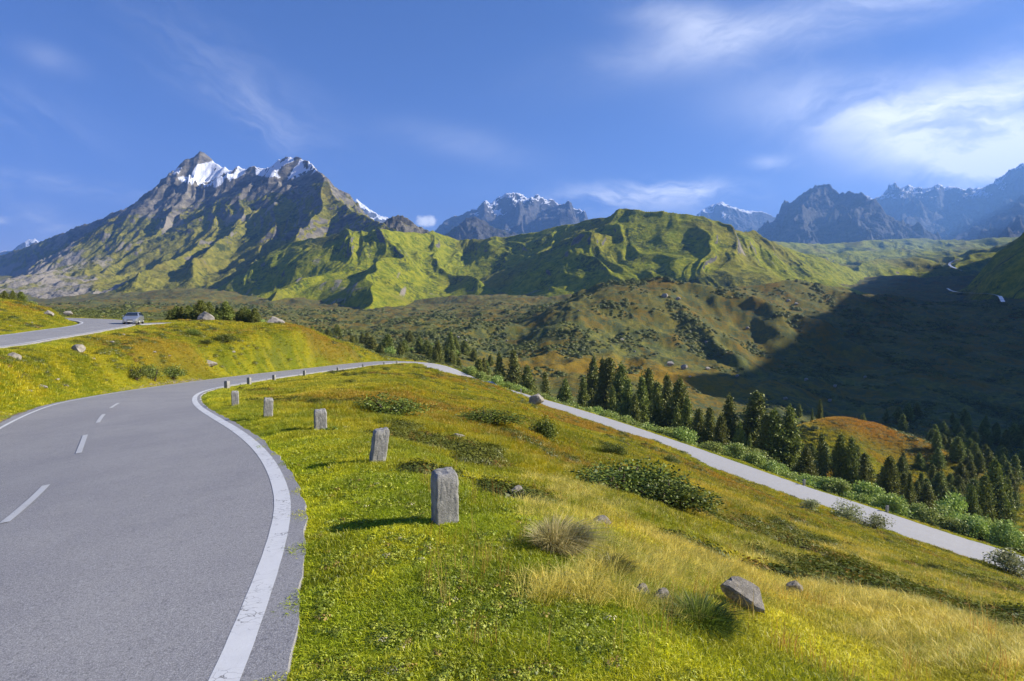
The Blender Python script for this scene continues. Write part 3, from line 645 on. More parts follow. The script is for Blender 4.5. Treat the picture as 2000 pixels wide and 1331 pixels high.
def ridge_east():  # mostly out of view to the right; crest heights shaped to cast the valley shadow
    pts = [W3(640, -500, 285), W3(680, -50, 285), W3(700, 60, 276), W3(700, 150, 284), W3(700, 235, 310), W3(720, 385, 276), W3(745, 590, 215), W3(820, 850, 165), W3(900, 1000, 115), W3(930, 1100, 82), W3(950, 1200, 50), W3(970, 1320, 10)]
    hi = [W3(1130, 560, 335), W3(1150, 700, 420), W3(1180, 850, 400), W3(1190, 1000, 365), W3(1300, 1180, 360), W3(1500, 1350, 395), W3(1800, 1650, 420), W3(2100, 1900, 440)]  # second, higher crest out of view, added to shade the valley and near slope
    X, Y = np.meshgrid(np.linspace(250, 2500, 460), np.linspace(-700, 2100, 480))
    z = np.full(X.shape, -1e9)
    wx = X + 25 * fbm(X / 130, Y / 130, 3, 5)
    for a, b_ in list(zip(pts[:-1], pts[1:])) + list(zip(hi[:-1], hi[1:])):
        ab = b_[:2] - a[:2]; t = np.clip(((wx - a[0]) * ab[0] + (Y - a[1]) * ab[1]) / (ab @ ab), 0, 1)
        d = np.hypot(wx - a[0] - t * ab[0], Y - a[1] - t * ab[1]); z = np.maximum(z, a[2] + t * (b_[2] - a[2]) - (.35 * 150 * (1 - np.exp(-d / 150)) + .95 * d))
    z = z + 9 * (ridged(X / 120, Y / 120, 5, 91) - 1); z = np.maximum(z, -140)
    me = grid_mesh('shadow_ridge', np.stack([X, Y, z], -1), {'mask': np.stack([np.ones_like(z) * .8, z * 0, z * 0], -1)}); me.materials.append(M_green)
    link('ridge', me, kind='structure')
ridge_east()
# PART3
# ------------------------------------------------------------------ plants: leaf and blade meshes
def leaf_material(name, c0, c1, trans=.3, tint=True):
    m = bpy.data.materials.new(name); m.use_nodes = True; t = NT(m.node_tree); t.n.clear()
    a = t.new('ShaderNodeAttribute'); a.attribute_name = 'tone'
    s = t.new('ShaderNodeSeparateColor'); t.l.new(a.outputs['Color'], s.inputs[0])
    c = t.mix(s.outputs[0], c0, c1)
    if tint:
        it = t.new('ShaderNodeAttribute'); it.attribute_type = 'INSTANCER'; it.attribute_name = 'tint'
        c = t.mix(1.0, it.outputs['Color'], t.mix(s.outputs[0], c0, c1), 'MULTIPLY')
    else:
        oi = t.new('ShaderNodeObjectInfo')
        hsv = t.new('ShaderNodeHueSaturation'); t.put(hsv.inputs['Hue'], t.math('ADD', .485, t.math('MULTIPLY', oi.outputs['Random'], .03)))
        t.put(hsv.inputs['Value'], t.math('ADD', .8, t.math('MULTIPLY', oi.outputs['Random'], .4))); t.put(hsv.inputs['Color'], c); c = hsv.outputs[0]
    d = t.new('ShaderNodeBsdfDiffuse'); t.put(d.inputs[0], c); tr = t.new('ShaderNodeBsdfTranslucent'); t.put(tr.inputs[0], c)
    g = t.new('ShaderNodeBsdfGlossy'); g.inputs['Roughness'].default_value = .5; g.inputs[0].default_value = (1, 1, 1, 1)
    mx = t.new('ShaderNodeMixShader'); mx.inputs[0].default_value = trans; t.l.new(d.outputs[0], mx.inputs[1]); t.l.new(tr.outputs[0], mx.inputs[2])
    m2 = t.new('ShaderNodeMixShader'); m2.inputs[0].default_value = .03; t.l.new(mx.outputs[0], m2.inputs[1]); t.l.new(g.outputs[0], m2.inputs[2])
    o = t.new('ShaderNodeOutputMaterial'); t.l.new(m2.outputs[0], o.inputs[0])
    return m
rng = np.random.default_rng(11)
def blades(n, rad, h0, h1, wid, lean, seed, outward=0.0, bias=(0, 0)):
    g = np.random.default_rng(seed); a = g.uniform(0, 2 * np.pi, n); r = rad * np.sqrt(g.uniform(0, 1, n))
    bx, by = r * np.cos(a), r * np.sin(a); h = g.uniform(h0, h1, n) * (1 - .35 * (r / rad) ** 2)
    la = g.uniform(0, 2 * np.pi, n); l = g.uniform(.2, 1, n) * lean
    dx = l * np.cos(la) + outward * np.cos(a) * (r / rad + .2) + bias[0]; dy = l * np.sin(la) + outward * np.sin(a) * (r / rad + .2) + bias[1]
    wa = g.uniform(0, np.pi, n); wx, wy = np.cos(wa) * wid / 2, np.sin(wa) * wid / 2
    w_ = g.uniform(.6, 1.3, n); wx *= w_; wy *= w_
    z0 = -.02 * np.ones(n)
    V = np.stack([np.c_[bx - wx, by - wy, z0], np.c_[bx + wx, by + wy, z0],
                  np.c_[bx + dx * h * .35 - wx * .8, by + dy * h * .35 - wy * .8, h * .6], np.c_[bx + dx * h * .35 + wx * .8, by + dy * h * .35 + wy * .8, h * .6],
                  np.c_[bx + dx * h, by + dy * h, h * (1 - .25 * np.minimum(np.hypot(dx, dy), 1.6))]], 1).reshape(-1, 3)
    b = np.arange(n)[:, None] * 5
    Fc = np.concatenate([b + [0, 1, 3], b + [0, 3, 2], b + [2, 3, 4]], 0)
    tone = np.repeat(g.uniform(0, 1, n), 5)
    return V, Fc, tone
def leaves(C, size, seed, flat=.0, k=4, elong=1.6):
    """one small quad per centre"""
    g = np.random.default_rng(seed); n = len(C)
    nrm = g.normal(0, 1, (n, 3)); nrm[:, 2] = np.abs(nrm[:, 2]) + flat; nrm /= np.linalg.norm(nrm, axis=1)[:, None]
    t = np.cross(nrm, g.normal(0, 1, (n, 3))); t /= np.linalg.norm(t, axis=1)[:, None]; b = np.cross(nrm, t)
    s = (size * g.uniform(.6, 1.35, n))[:, None]
    V = np.stack([C - t * s * elong / 2, C + b * s / 2, C + t * s * elong / 2, C - b * s / 2], 1).reshape(-1, 3)
    Fc = np.arange(n * 4).reshape(-1, 4); return V, Fc, np.repeat(g.uniform(0, 1, n), 4)
def dome(n, seed, hgt=.7, lump=.35, fill=.5):
    g = np.random.default_rng(seed); d = g.normal(0, 1, (n, 3)); d[:, 2] = np.abs(d[:, 2]); d /= np.linalg.norm(d, axis=1)[:, None]
    az = np.arctan2(d[:, 1], d[:, 0])
    rr = (1 - fill * g.uniform(0, 1, n) ** 2.2) * (1 + lump * fbm(az * 1.3 + seed, d[:, 2] * 2.5, 3, seed))
    P = d * rr[:, None]; P[:, 2] *= hgt; return P
def instancer(name, protos, P, rotz, scl, tint, tilt_=None, **props):
    """scatter the given plant meshes over the ground: one object"""
    me = bpy.data.meshes.new(name); n = len(P); me.vertices.add(n); me.vertices.foreach_set('co', P.astype(np.float32).reshape(-1))
    rot = np.zeros((n, 3), np.float32); rot[:, 2] = rotz
    if tilt_ is not None: rot[:, :2] = tilt_
    me.attributes.new('rot', 'FLOAT_VECTOR', 'POINT').data.foreach_set('vector', rot.reshape(-1))
    me.attributes.new('scl', 'FLOAT_VECTOR', 'POINT').data.foreach_set('vector', scl.astype(np.float32).reshape(-1))
    t4 = np.ones((n, 4), np.float32); t4[:, :3] = tint; me.attributes.new('tint', 'FLOAT_COLOR', 'POINT').data.foreach_set('color', t4.reshape(-1))
    me.attributes.new('pick', 'INT', 'POINT').data.foreach_set('value', rng.integers(0, len(protos), n).astype(np.int32))
    o = link(name, me, kind='stuff', **props)
    pc = bpy.data.collections.new(name + '_plants')
    for k, p in enumerate(protos): q = bpy.data.objects.new('%s_plant_%02d' % (name, k), p); pc.objects.link(q)
    ng = bpy.data.node_groups.new(name, 'GeometryNodeTree')
    ng.interface.new_socket(name='Geometry', in_out='INPUT', socket_type='NodeSocketGeometry'); ng.interface.new_socket(name='Geometry', in_out='OUTPUT', socket_type='NodeSocketGeometry')
    N = ng.nodes; L = ng.links; gi = N.new('NodeGroupInput'); go = N.new('NodeGroupOutput')
    mp = N.new('GeometryNodeMeshToPoints'); ip = N.new('GeometryNodeInstanceOnPoints'); ci = N.new('GeometryNodeCollectionInfo')
    ci.inputs['Collection'].default_value = pc; ci.inputs['Separate Children'].default_value = True; ci.inputs['Reset Children'].default_value = True
    def na(nm, ty):
        a = N.new('GeometryNodeInputNamedAttribute'); a.data_type = ty; a.inputs['Name'].default_value = nm; return a.outputs[0]
    L.new(gi.outputs[0], mp.inputs['Mesh']); L.new(mp.outputs[0], ip.inputs['Points']); L.new(ci.outputs[0], ip.inputs['Instance'])
    ip.inputs['Pick Instance'].default_value = True
    L.new(na('pick', 'INT'), ip.inputs['Instance Index']); L.new(na('scl', 'FLOAT_VECTOR'), ip.inputs['Scale'])
    e2 = N.new('FunctionNodeEulerToRotation'); L.new(na('rot', 'FLOAT_VECTOR'), e2.inputs[0]); L.new(e2.outputs[0], ip.inputs['Rotation'])
    L.new(ip.outputs[0], go.inputs[0])
    md = o.modifiers.new('scatter', 'NODES'); md.node_group = ng
    return o
def sample(n, y0, y1, px0=-90, px1=2090, pw=0):
    """points on the ground, evenly over the ground as seen in perspective"""
    u = rng.uniform(0, 1, n); Y = y0 * (y1 / y0) ** u
    X = (rng.uniform(px0, px1, n) - 1000) / F * Y; Z, D = ground_z(X, Y, True)
    return X, Y, Z, D
M_blade = leaf_material('grass_blades', (1.5, 1.45, .80), (2.9, 2.7, 1.5), .45)
M_leaf = leaf_material('shrub_leaves', (.7, .7, .6), (1.9, 1.85, 1.5), .25)
def bm_(name, n, rad, h0, h1, wid, lean, seed, **k):
    V, Fc, tn = blades(n, rad, h0, h1, wid, lean, seed, **k); return poly_mesh(name, V, Fc, M_blade, cols=tn)
T_turf = [bm_('turf_tuft', 90, .17, .022, .065, .0062, 1.7, 300 + i) for i in range(4)]
T_mid = [bm_('grass_tuft', 75, .20, .06, .17, .008, 1.1, 310 + i, outward=.5) for i in range(4)]
T_long = [bm_('long_grass_tuft', 60, .14, .18, .42, .0055, .45, 320 + i, outward=.9, bias=(.3, -.12)) for i in range(4)]
T_far = [bm_('heath_tuft', 60, .42, .10, .30, .030, .8, 330 + i, outward=.4) for i in range(4)]
def leafclump(name, n, size, seed, mat, hgt=.7, lump=.35, fill=.5, elong=1.6):
    V, Fc, tn = leaves(dome(n, seed, hgt, lump, fill), size, seed, .2, elong=elong); return poly_mesh(name, V, Fc, mat, cols=tn)
T_shrub = [leafclump('dwarf_shrub', 260, .10, 340 + i, M_leaf, .55) for i in range(4)]
T_bush = [leafclump('scrub_bush', 170, .21, 350 + i, M_leaf, .75) for i in range(4)]
T_stalk = [bm_('seed_stalk', 5, .06, .25, .46, .004, .35, 370 + i) for i in range(3)]
T_herb = [leafclump('herb', 22, .30, 360 + i, M_leaf, .35, .3, .9, 1.2) for i in range(4)]
rnd3 = lambda n, a, b: np.repeat(rng.uniform(a, b, n)[:, None], 3, 1)
def scatter_all():
    # short turf near the camera
    X, Y, Z, D = sample(34000, 2.6, 13); k = (D > .03) & (X < 14); X, Y, Z, D = X[k], Y[k], Z[k], D[k]; n = len(X)
    sc_ = rnd3(n, .8, 1.35) * (1 + .25 * sstep(Y, 6, 13))[:, None]
    q_ = fbm(X / .35, Y / .35, 3, 401); q2 = fbm(X / 1.1, Y / 1.1, 3, 411)
    hb = .75 + .75 * sstep(q2, .05, .6) - .25 * np.exp(-D / .35); sc_[:, 2] *= hb
    kk = (rng.uniform(0, 1, n) > .55 * sstep(q_, .18, .5)); X, Y, Z, D, sc_, q_, q2 = X[kk], Y[kk], Z[kk], D[kk], sc_[kk], q_[kk], q2[kk]; n = len(X)
    instancer('short_turf', T_turf, np.c_[X, Y, Z], rng.uniform(0, 6.28, n), sc_, veg_color(X, Y, D, rng.normal(0, .35, n)) * (1 - .28 * sstep(q2, .1, .5) + .18 * sstep(q_, .2, -.5))[:, None], label='short yellow green turf covering the roadside bank', category='grass')
    X, Y, Z, D = sample(20000, 2.6, 12); q = fbm(X / .8, Y / .8, 4, 421); k = (D > .15) & (q > -.05); X, Y, Z, D = X[k], Y[k], Z[k], D[k]; n = len(X)
    g_ = rng.uniform(0, 1, (n, 1)); cc = np.array([.16, .22, .02]) * (1 - g_) + np.array([.36, .38, .05]) * g_; rr = rng.uniform(0, 1, n); cc[rr < .05] = [.34, .24, .08]; cc[rr > .985] = [.50, .45, .34]
    instancer('herbs', T_herb, np.c_[X, Y, Z + .035], rng.uniform(0, 6.28, n), rnd3(n, .028, .062), cc, label='small leafy herbs and clover growing through the roadside turf', category='herbs')
    # taller tufts and straw grass
    X, Y, Z, D = sample(62000, 3.0, 42); q = fbm(X / 1.3, Y / 1.3, 4, 402); zone = sstep(X / (Y + 1) + .3 * q, .10, .42)
    pr = np.where(Y < 12, .06 + .85 * zone * sstep(q, -.35, .2), .75); k = (D > .25) & (rng.uniform(0, 1, len(X)) < pr) ; X, Y, Z, D, q = X[k], Y[k], Z[k], D[k], q[k]; n = len(X)
    sc_ = rnd3(n, .6, 1.15) * (.75 + .9 * sstep(Y, 7, 35))[:, None] * (1 - .45 * np.exp(-D / 1.2))[:, None]
    instancer('meadow_grass', T_mid, np.c_[X, Y, Z], rng.uniform(0, 6.28, n), sc_, veg_color(X, Y, D, rng.normal(0, .4, n)) * .88, label='tufted meadow grass on the slope between the two roads', category='grass')
    X, Y, Z, D = sample(9000, 4.3, 22, 1020, 2090); q = fbm(X / 1.8, Y / 1.8, 4, 403) + .25 * fbm(X / .5, Y / .5, 2, 404)
    k = (D > 1.2) & (q > .30 - .42 * np.exp(-((np.log(Y) - 2.15 + .35 * X / Y) / .42) ** 2)) & (rng.uniform(0, 1, len(X)) < .75); X, Y, Z, D = X[k], Y[k], Z[k], D[k]; n = len(X)
    cc = np.where((rng.uniform(0, 1, n) < .72)[:, None], np.array([.46, .41, .17]), np.array([.20, .20, .03])) * rng.uniform(.8, 1.15, (n, 1))
    instancer('straw_grass', T_long, np.c_[X, Y, Z], rng.uniform(-.8, .8, n), rnd3(n, .35, .68), cc, label='pale straw coloured long grass on the right hand slope', category='grass')
    X, Y, Z, D = sample(1500, 3.6, 16, 820, 2090); q = fbm(X / 1.2, Y / 1.2, 3, 431); k = (D > .8) & (q > .15); X, Y, Z, D = X[k], Y[k], Z[k], D[k]; n = len(X)
    cc = np.where((rng.uniform(0, 1, n) < .6)[:, None], np.array([.26, .20, .09]), np.array([.22, .11, .05]))
    instancer('seed_stalks', T_stalk, np.c_[X, Y, Z], rng.uniform(0, 6.28, n), rnd3(n, .6, 1.1), cc, label='thin brown seed stalks standing above the grass on the right', category='grass')
    # heath on the middle distance
    X, Y, Z, D = sample(125000, 24, 150); k = (D > .4); X, Y, Z, D = X[k], Y[k], Z[k], D[k]; n = len(X)
    sc_ = rnd3(n, .55, 1.15) * (.75 + .9 * sstep(Y, 40, 140))[:, None] * (1 - .5 * np.exp(-D / 1.5))[:, None]
    instancer('heath', T_far, np.c_[X, Y, Z], rng.uniform(0, 6.28, n), sc_, veg_color(X, Y, D, rng.normal(0, .4, n)), label='yellow and rust coloured heath covering the middle slopes', category='heath')
    # dwarf shrubs on the slope
    X, Y, Z, D = sample(42000, 8, 130); q = fbm(X / 4.2, Y / 3.0, 4, 405) + .35 * fbm(X / 15, Y / 15, 2, 406)
    k = (D > 1.6) & (q > .38 - .14 * sstep(X / Y, .1, .5) + .12 * (1 - sstep(Y, 12, 20))) ; X, Y, Z, D, q = X[k], Y[k], Z[k], D[k], q[k]; n = len(X)
    sc_ = rnd3(n, .22, .46) * (.8 + .9 * sstep(Y, 15, 90))[:, None]
    g_ = rng.uniform(0, 1, (n, 1)) * .6 + .4 * (fbm(X / 5, Y / 5, 2, 407)[:, None] > .1); cc = np.array([.060, .085, .016]) * (1 - g_) + np.array([.15, .155, .022]) * g_
    rr = rng.uniform(0, 1, n) < .10; cc[rr] = np.array([.19, .12, .025])
    instancer('dwarf_shrubs', T_shrub, np.c_[X, Y, Z - .03], rng.uniform(0, 6.28, n), sc_, cc, label='low dark green dwarf shrubs spread over the grassy slopes', category='shrubs')
    # scrub on the valley floor and hillocks
    X, Y, Z, D = sample(60000, 125, 640); q = fbm(X / 22, Y / 22, 4, 408) + .5 * fbm(X / 75, Y / 75, 3, 409)
    marsh = np.exp(-(((X - 50) / 62) ** 2 + ((Y - 226) / 22) ** 2) * 1.2)
    left = sstep(X / Y, -.05, -.25) * sstep(Y, 400, 200)
    k = (q > .10 + .9 * marsh - .35 * left) & (D > 2); X, Y, Z, D, q = X[k], Y[k], Z[k], D[k], q[k]; n = len(X)
    sc_ = rnd3(n, .5, 1.25) * (.8 + .8 * sstep(Y, 150, 500))[:, None] * (1 + .4 * sstep(q, .3, .7))[:, None]
    g_ = rng.uniform(0, 1, (n, 1)); cc = np.array([.07, .09, .036]) * (1 - g_) + np.array([.15, .17, .040]) * g_
    instancer('valley_scrub', T_bush, np.c_[X, Y, Z - .15], rng.uniform(0, 6.28, n), sc_, cc, label='dark green scrub dotting the valley floor and hillocks', category='scrub')
scatter_all()

# ------------------------------------------------------------------ rocks and stones
def stone_material(name, a, b_, moss=.25, sc_=1.0):
    m, t, bs = material(name, .9, .2); P = t.new('ShaderNodeTexCoord').outputs['Object']
    n1 = t.noise(P, 3 * sc_, 6, .7); n2 = t.noise(P, 28 * sc_, 5, .8); n3 = t.noise(P, 90 * sc_, 2, .7)
    c = t.mix(t.ramp(n1, .3, .7), a, b_)
    c = t.mix(t.math('MULTIPLY', t.ramp(n2, .52, .72), .7), c, tuple(x * .38 for x in a))
    c = t.mix(t.math('MULTIPLY', t.ramp(n3, .55, .7), .55), c, tuple(min(.8, x * 1.6) for x in b_))
    c = t.mix(t.math('MULTIPLY', t.ramp(t.noise(P, 5 * sc_, 5, .7), .60, .72), moss), c, (.12, .13, .03))
    t.put(bs.inputs['Base Color'], c); bump(t, bs, t.math('ADD', n2, t.math('MULTIPLY', n1, 2)), .8, .03 / sc_)
    return m
M_gran = stone_material('granite', (.21, .205, .195), (.40, .39, .37), .10, 2.2)
M_boul = stone_material('lichen_boulder', (.22, .20, .17), (.46, .42, .36), .30, .8)
M_pale = stone_material('pale_rock', (.26, .23, .19), (.42, .38, .32), .15, 1.2)
def rock_mesh(name, seed, mat, sub=3, cuts=16, sq=(1, .8, .6)):
    g = np.random.default_rng(seed); bm = bmesh.new(); bmesh.ops.create_icosphere(bm, subdivisions=sub, radius=1)
    V = np.array([v.co[:] for v in bm.verts]); D = g.normal(0, 1, (cuts, 3)); D /= np.linalg.norm(D, axis=1)[:, None]; R = g.uniform(.50, .86, cuts)
    k = np.min(np.where(V @ D.T > 1e-3, R / np.maximum(V @ D.T, 1e-3), 9), axis=1); V = V * np.minimum(k, 1.0)[:, None]
    V *= 1 + .05 * fbm(V[:, 0] * 3 + seed, V[:, 1] * 3 + V[:, 2] * 2, 4, seed)[:, None] + .02 * fbm(V[:, 0] * 11, V[:, 2] * 11 + V[:, 1] * 7, 2, seed)[:, None]
    V *= np.array(sq)
    for v, c in zip(bm.verts, V): v.co = c
    me = bpy.data.meshes.new(name); bm.to_mesh(me); bm.free(); me.materials.append(mat)
    return me
ROCKS = [rock_mesh('rock', 900 + i, M_boul, 3, 14, (1, .75, .55)) for i in range(5)]; PALE = [rock_mesh('pale_rock', 920 + i, M_pale, 3, 12, (1, .75, .5)) for i in range(4)]
def rock(px, py, wpx, label, kind='boulder', pale=False, rz=None, sink=.25, hs=1.0, tilt_=0, group=None, ymin=3):
    p = hit(px, py, ymin); s = wpx / F * p[1] / 2; me = (PALE if pale else ROCKS)[int(rng.integers(0, 4))]
    o = link(kind, me, None, (p[0], p[1] + s * .4, p[2] + s * (.38 if pale else .55) * hs * (1 - 2 * sink)), (0, tilt_, rng.uniform(-.5, .5) if rz is None else rz), (s, s, s * hs), label=label, category='rock')
    if group: o['group'] = group
    return o
rock(1460, 1206, 112, 'elongated grey rock slab leaning in the foreground grass beside the dark tussock', 'rock_slab', rz=-.35, sink=.02, hs=1.0, tilt_=.42)
rock(1552, 1170, 44, 'small pale topped rock sunk in the grass to the right of the elongated slab', 'rock', rz=.2, sink=.1, hs=1.5)
rock(1007, 977, 42, 'flat pale stone in the turf to the right of the nearest guard stone', 'rock', True, hs=1.5, sink=.05)
rock(1252, 1172, 42, 'left one of two pale stones in the turf left of the dark tussock', 'rock', True, hs=1.6, sink=0)
rock(1292, 1186, 50, 'right one of two pale stones in the turf left of the dark tussock', 'rock', True, hs=1.5, sink=0)
rock(1172, 1032, 52, 'low broken pale stone just right of the big straw tussock', 'rock', True, hs=.9, sink=0)
rock(896, 857, 30, 'low pale rock on the slope among dark dwarf shrubs behind the second guard stone', 'rock', True)
rock(1047, 796, 36, 'pointed pale boulder at the near edge of the lower road', hs=1.5, sink=.1)
rock(675, 838, 16, 'small pale rock in the grass between third and second guard stones', 'rock', True)
rock(408, 720, 32, 'pale flat boulder on the bank beyond the bend of the near road', pale=True, hs=1.1)
rock(397, 627, 40, 'pale wedge shaped boulder on the skyline of the bank right of the silver car', pale=True, hs=1.6, sink=.42)
rock(536, 633, 46, 'long low pale boulder on the crest of the grassy knoll', pale=True, hs=1.3, sink=.42)
rock(150, 690, 38, 'long tilted pale rock outcrop on the bank below the upper road', pale=True, rz=-.8, hs=1.3)
rock(22, 704, 28, 'pale rock at the left end of the bank below the upper road', pale=True, hs=1.5)
rock(92, 616, 24, 'pale boulder on the top of the left hill above the upper road', pale=True, hs=1.5, sink=.4)
rock(131, 619, 18, 'smaller dark boulder at the foot of the left hill by the upper road bend', hs=1.2, sink=0)
rock(78, 760, 26, 'pale rock low on the bank just above the near road edge', pale=True)
small = [(217, 671, 14), (275, 669, 9), (240, 656, 8), (330, 700, 9), (55, 768, 12), (110, 745, 12), (455, 690, 9), (300, 690, 8), (180, 705, 10), (128, 760, 12), (20, 640, 8), (60, 632, 8)]
small.sort()
ords = 'first second third fourth fifth sixth seventh eighth ninth tenth eleventh twelfth thirteenth fourteenth fifteenth sixteenth seventeenth eighteenth nineteenth twentieth'.split()
for i, (x, y, w_) in enumerate(small): rock(x, y, w_, 'small pale rock in the bank left of the bend, %s from the left' % ords[i], 'rock', True, group='small rocks on the bank between the roads')
vr = sorted([(895, 662, 8), (910, 668, 7), (990, 668, 7), (1215, 668, 10), (1310, 718, 18), (1338, 723, 16), (1383, 725, 12), (1440, 738, 9), (1460, 645, 9), (1300, 583, 15), (1325, 588, 12), (1348, 740, 7), (1575, 745, 10), (1632, 758, 9), (1540, 592, 10), (1556, 598, 9), (1535, 782, 10), (1622, 786, 9), (1690, 740, 8), (1380, 672, 7), (1130, 610, 7), (1240, 690, 6)])
nm = ['first', 'second', 'third', 'fourth', 'fifth', 'sixth', 'seventh', 'eighth', 'ninth', 'tenth', 'eleventh', 'twelfth', 'thirteenth', 'fourteenth', 'fifteenth', 'sixteenth', 'seventeenth', 'eighteenth', 'nineteenth', 'twentieth', 'twenty-first', 'twenty-second']
for i, (x, y, w_) in enumerate(vr): rock(x, y, w_, 'grey boulder on the far valley moor beyond the wood, %s from the left' % nm[i], group='boulders scattered over the valley moor', ymin=130, hs=1.3, sink=.1)

def guard_stone(name, wx, wy, h, seed, lean=(0, 0)):
    bm = bmesh.new(); bmesh.ops.create_cube(bm, size=1); bmesh.ops.subdivide_edges(bm, edges=bm.edges[:], cuts=21, use_grid_fill=True)
    V = np.array([v.co[:] for v in bm.verts]); g = np.random.default_rng(seed)
    e = np.abs(V) * 2; r = np.sort(e, axis=1)                       # chamfer the arrises and knock off corners
    cham = np.clip(r[:, 1] - .86, 0, 1) / .14; V = V * (1 - .055 * cham * np.clip((r[:, 2] - .9) / .1, 0, 1))[:, None]
    top = sstep(V[:, 2], .38, .5); V[:, 0] *= 1 - .05 * top; V[:, 1] *= 1 - .05 * top
    V *= np.array([wx, wy, h + .25]); V[:, 2] += (h + .25) / 2 - .25
    N = V - np.array([0, 0, 0]) * 1; nn = np.where(np.abs(V[:, :2] / [wx, wy]) > .45, np.sign(V[:, :2]), 0)
    dsp = .004 * fbm(V[:, 2] / .09 + seed, (V[:, 0] + .9 * V[:, 1]) / .09, 3, seed) + .006 * fbm(V[:, 2] / .03, (V[:, 0] - .8 * V[:, 1]) / .03, 3, seed + 1)
    V[:, :2] += nn * dsp[:, None]; V[:, 2] += np.where(V[:, 2] > h - .03, .012 * fbm(V[:, 0] / .07, V[:, 1] / .07, 3, seed + 2) + .03 * (g.uniform(-1, 1) * V[:, 0] / wx + g.uniform(-1, 1) * V[:, 1] / wy), 0)
    V[:, 0] += lean[0] * V[:, 2]; V[:, 1] += lean[1] * V[:, 2]
    for v, c in zip(bm.verts, V): v.co = c
    me = bpy.data.meshes.new(name); bm.to_mesh(me); bm.free(); me.materials.append(M_gran)
    me.polygons.foreach_set('use_smooth', np.ones(len(me.polygons), dtype=bool)); return me
GL = [  # px of base centre, base py, Y, width px, height px, lean, turn, label
 (866, 1029, 6.2, 58, 110, (.0, 0), +.40, 'nearest square granite guard stone standing in the verge, largest in the picture'),
 (733, 914, 9.35, 36, 66, (.14, 0), +.42, 'second granite guard stone from the camera, leaning to the right'),
 (622, 856, 13.6, 29, 43, (.0, 0), +.40, 'third granite guard stone, short, with leafy weeds at its foot'),
 (519, 824, 16.4, 21, 37, (.05, 0), +.42, 'fourth granite guard stone, narrow, inside the bend'),
 (455, 799, 21.0, 16, 29, (.0, 0), +.40, 'fifth granite guard stone, just before the white line curves away')]
for i, (px, py, Y, wp, hp, ln, rz, lb) in enumerate(GL):
    g_ = gpt(px, Y); w_ = wp / F * Y; h_ = hp / F * Y
    link('guard_stone', guard_stone('guard_stone', w_ * .80, w_ * .74, h_, 50 + i, ln), None, g_, (0, 0, rz), label=lb, category='guard stone', group='granite guard stones along the near road')
st0 = guard_stone('guard_stone', .22, .22, .5, 80)
for i, (px, Y) in enumerate([(416, 38), (450, 48), (508, 58), (580, 70), (650, 84), (701, 96), (742, 106), (772, 113)]):
    k = int(np.argmin(np.abs(MAIN[:, 1] - Y) + 50 * (np.arange(len(MAIN)) > np.argmax(MAIN[:, 1])))); p = MAIN[k, :2] + NMAIN[k] * (NW + .75)
    z = float(ground_z(np.array([p[0]]), np.array([p[1]]))[0]); z = max(z, MAIN[k, 2] - .25)
    link('guard_stone', st0, None, (p[0], p[1], z), (0, 0, -.3 + .1 * i), (1.25,) * 3, label='small distant guard stone on the near road edge, %s one beyond the bend' % ords[i], category='guard stone', group='granite guard stones along the near road')
for i, (px, lb) in enumerate([(993, 'white topped marker post on the far side of the lower road where it reappears'), (1552, 'dark guard stone on the far edge of the lower road left of the willow bush'), (1727, 'grey guard stone on the far edge of the lower road right of the willow bush')]):
    c = [(j, CX + F * (q[0]) / q[1]) for j, q in enumerate(MAIN) if j > 260 and q[1] > 45]; j = min(c, key=lambda t_: abs(t_[1] - px))[0]
    p = MAIN[j, :2] - NMAIN[j] * (NW + .5); z = MAIN[j, 2] - .12
    link('guard_stone', st0, None, (p[0], p[1], z), (0, 0, .2), (1.1, 1.1, 1.5), label=lb, category='guard stone', group='guard stones along the lower road')
for i, (px, lb) in enumerate([(1090, 'thin reflector post on the near edge of the lower road beside the pointed boulder'), (1165, 'second thin reflector post on the near edge of the lower road')]):
    c = [(j, CX + F * (q[0]) / q[1]) for j, q in enumerate(MAIN) if j > 260 and q[1] > 45]; j = min(c, key=lambda t_: abs(t_[1] - px))[0]
    p = MAIN[j, :2] + NMAIN[j] * (NW + .5); z = float(ground_z(p[:1], p[1:2])[0])
    o = bpy.data.objects.new('marker_post', None); COL.objects.link(o); o.location = (p[0], p[1], z - .1); o['label'] = lb; o['category'] = 'marker post'; o['group'] = 'reflector posts on the lower road'
    bm = bmesh.new(); bmesh.ops.create_cone(bm, cap_ends=True, segments=8, radius1=.06, radius2=.05, depth=1.0, matrix=Matrix.Translation((0, 0, .5))); me = bpy.data.meshes.new('post'); bm.to_mesh(me); bm.free(); me.materials.append(flat_mat('post_wood', (.16, .13, .10))); link('post', me, o)
    bm = bmesh.new(); bmesh.ops.create_cone(bm, cap_ends=True, segments=8, radius1=.07, radius2=.07, depth=.14, matrix=Matrix.Translation((0, 0, 1.0))); me = bpy.data.meshes.new('cap'); bm.to_mesh(me); bm.free(); me.materials.append(flat_mat('post_cap', (.45, .32, .2))); link('cap', me, o)
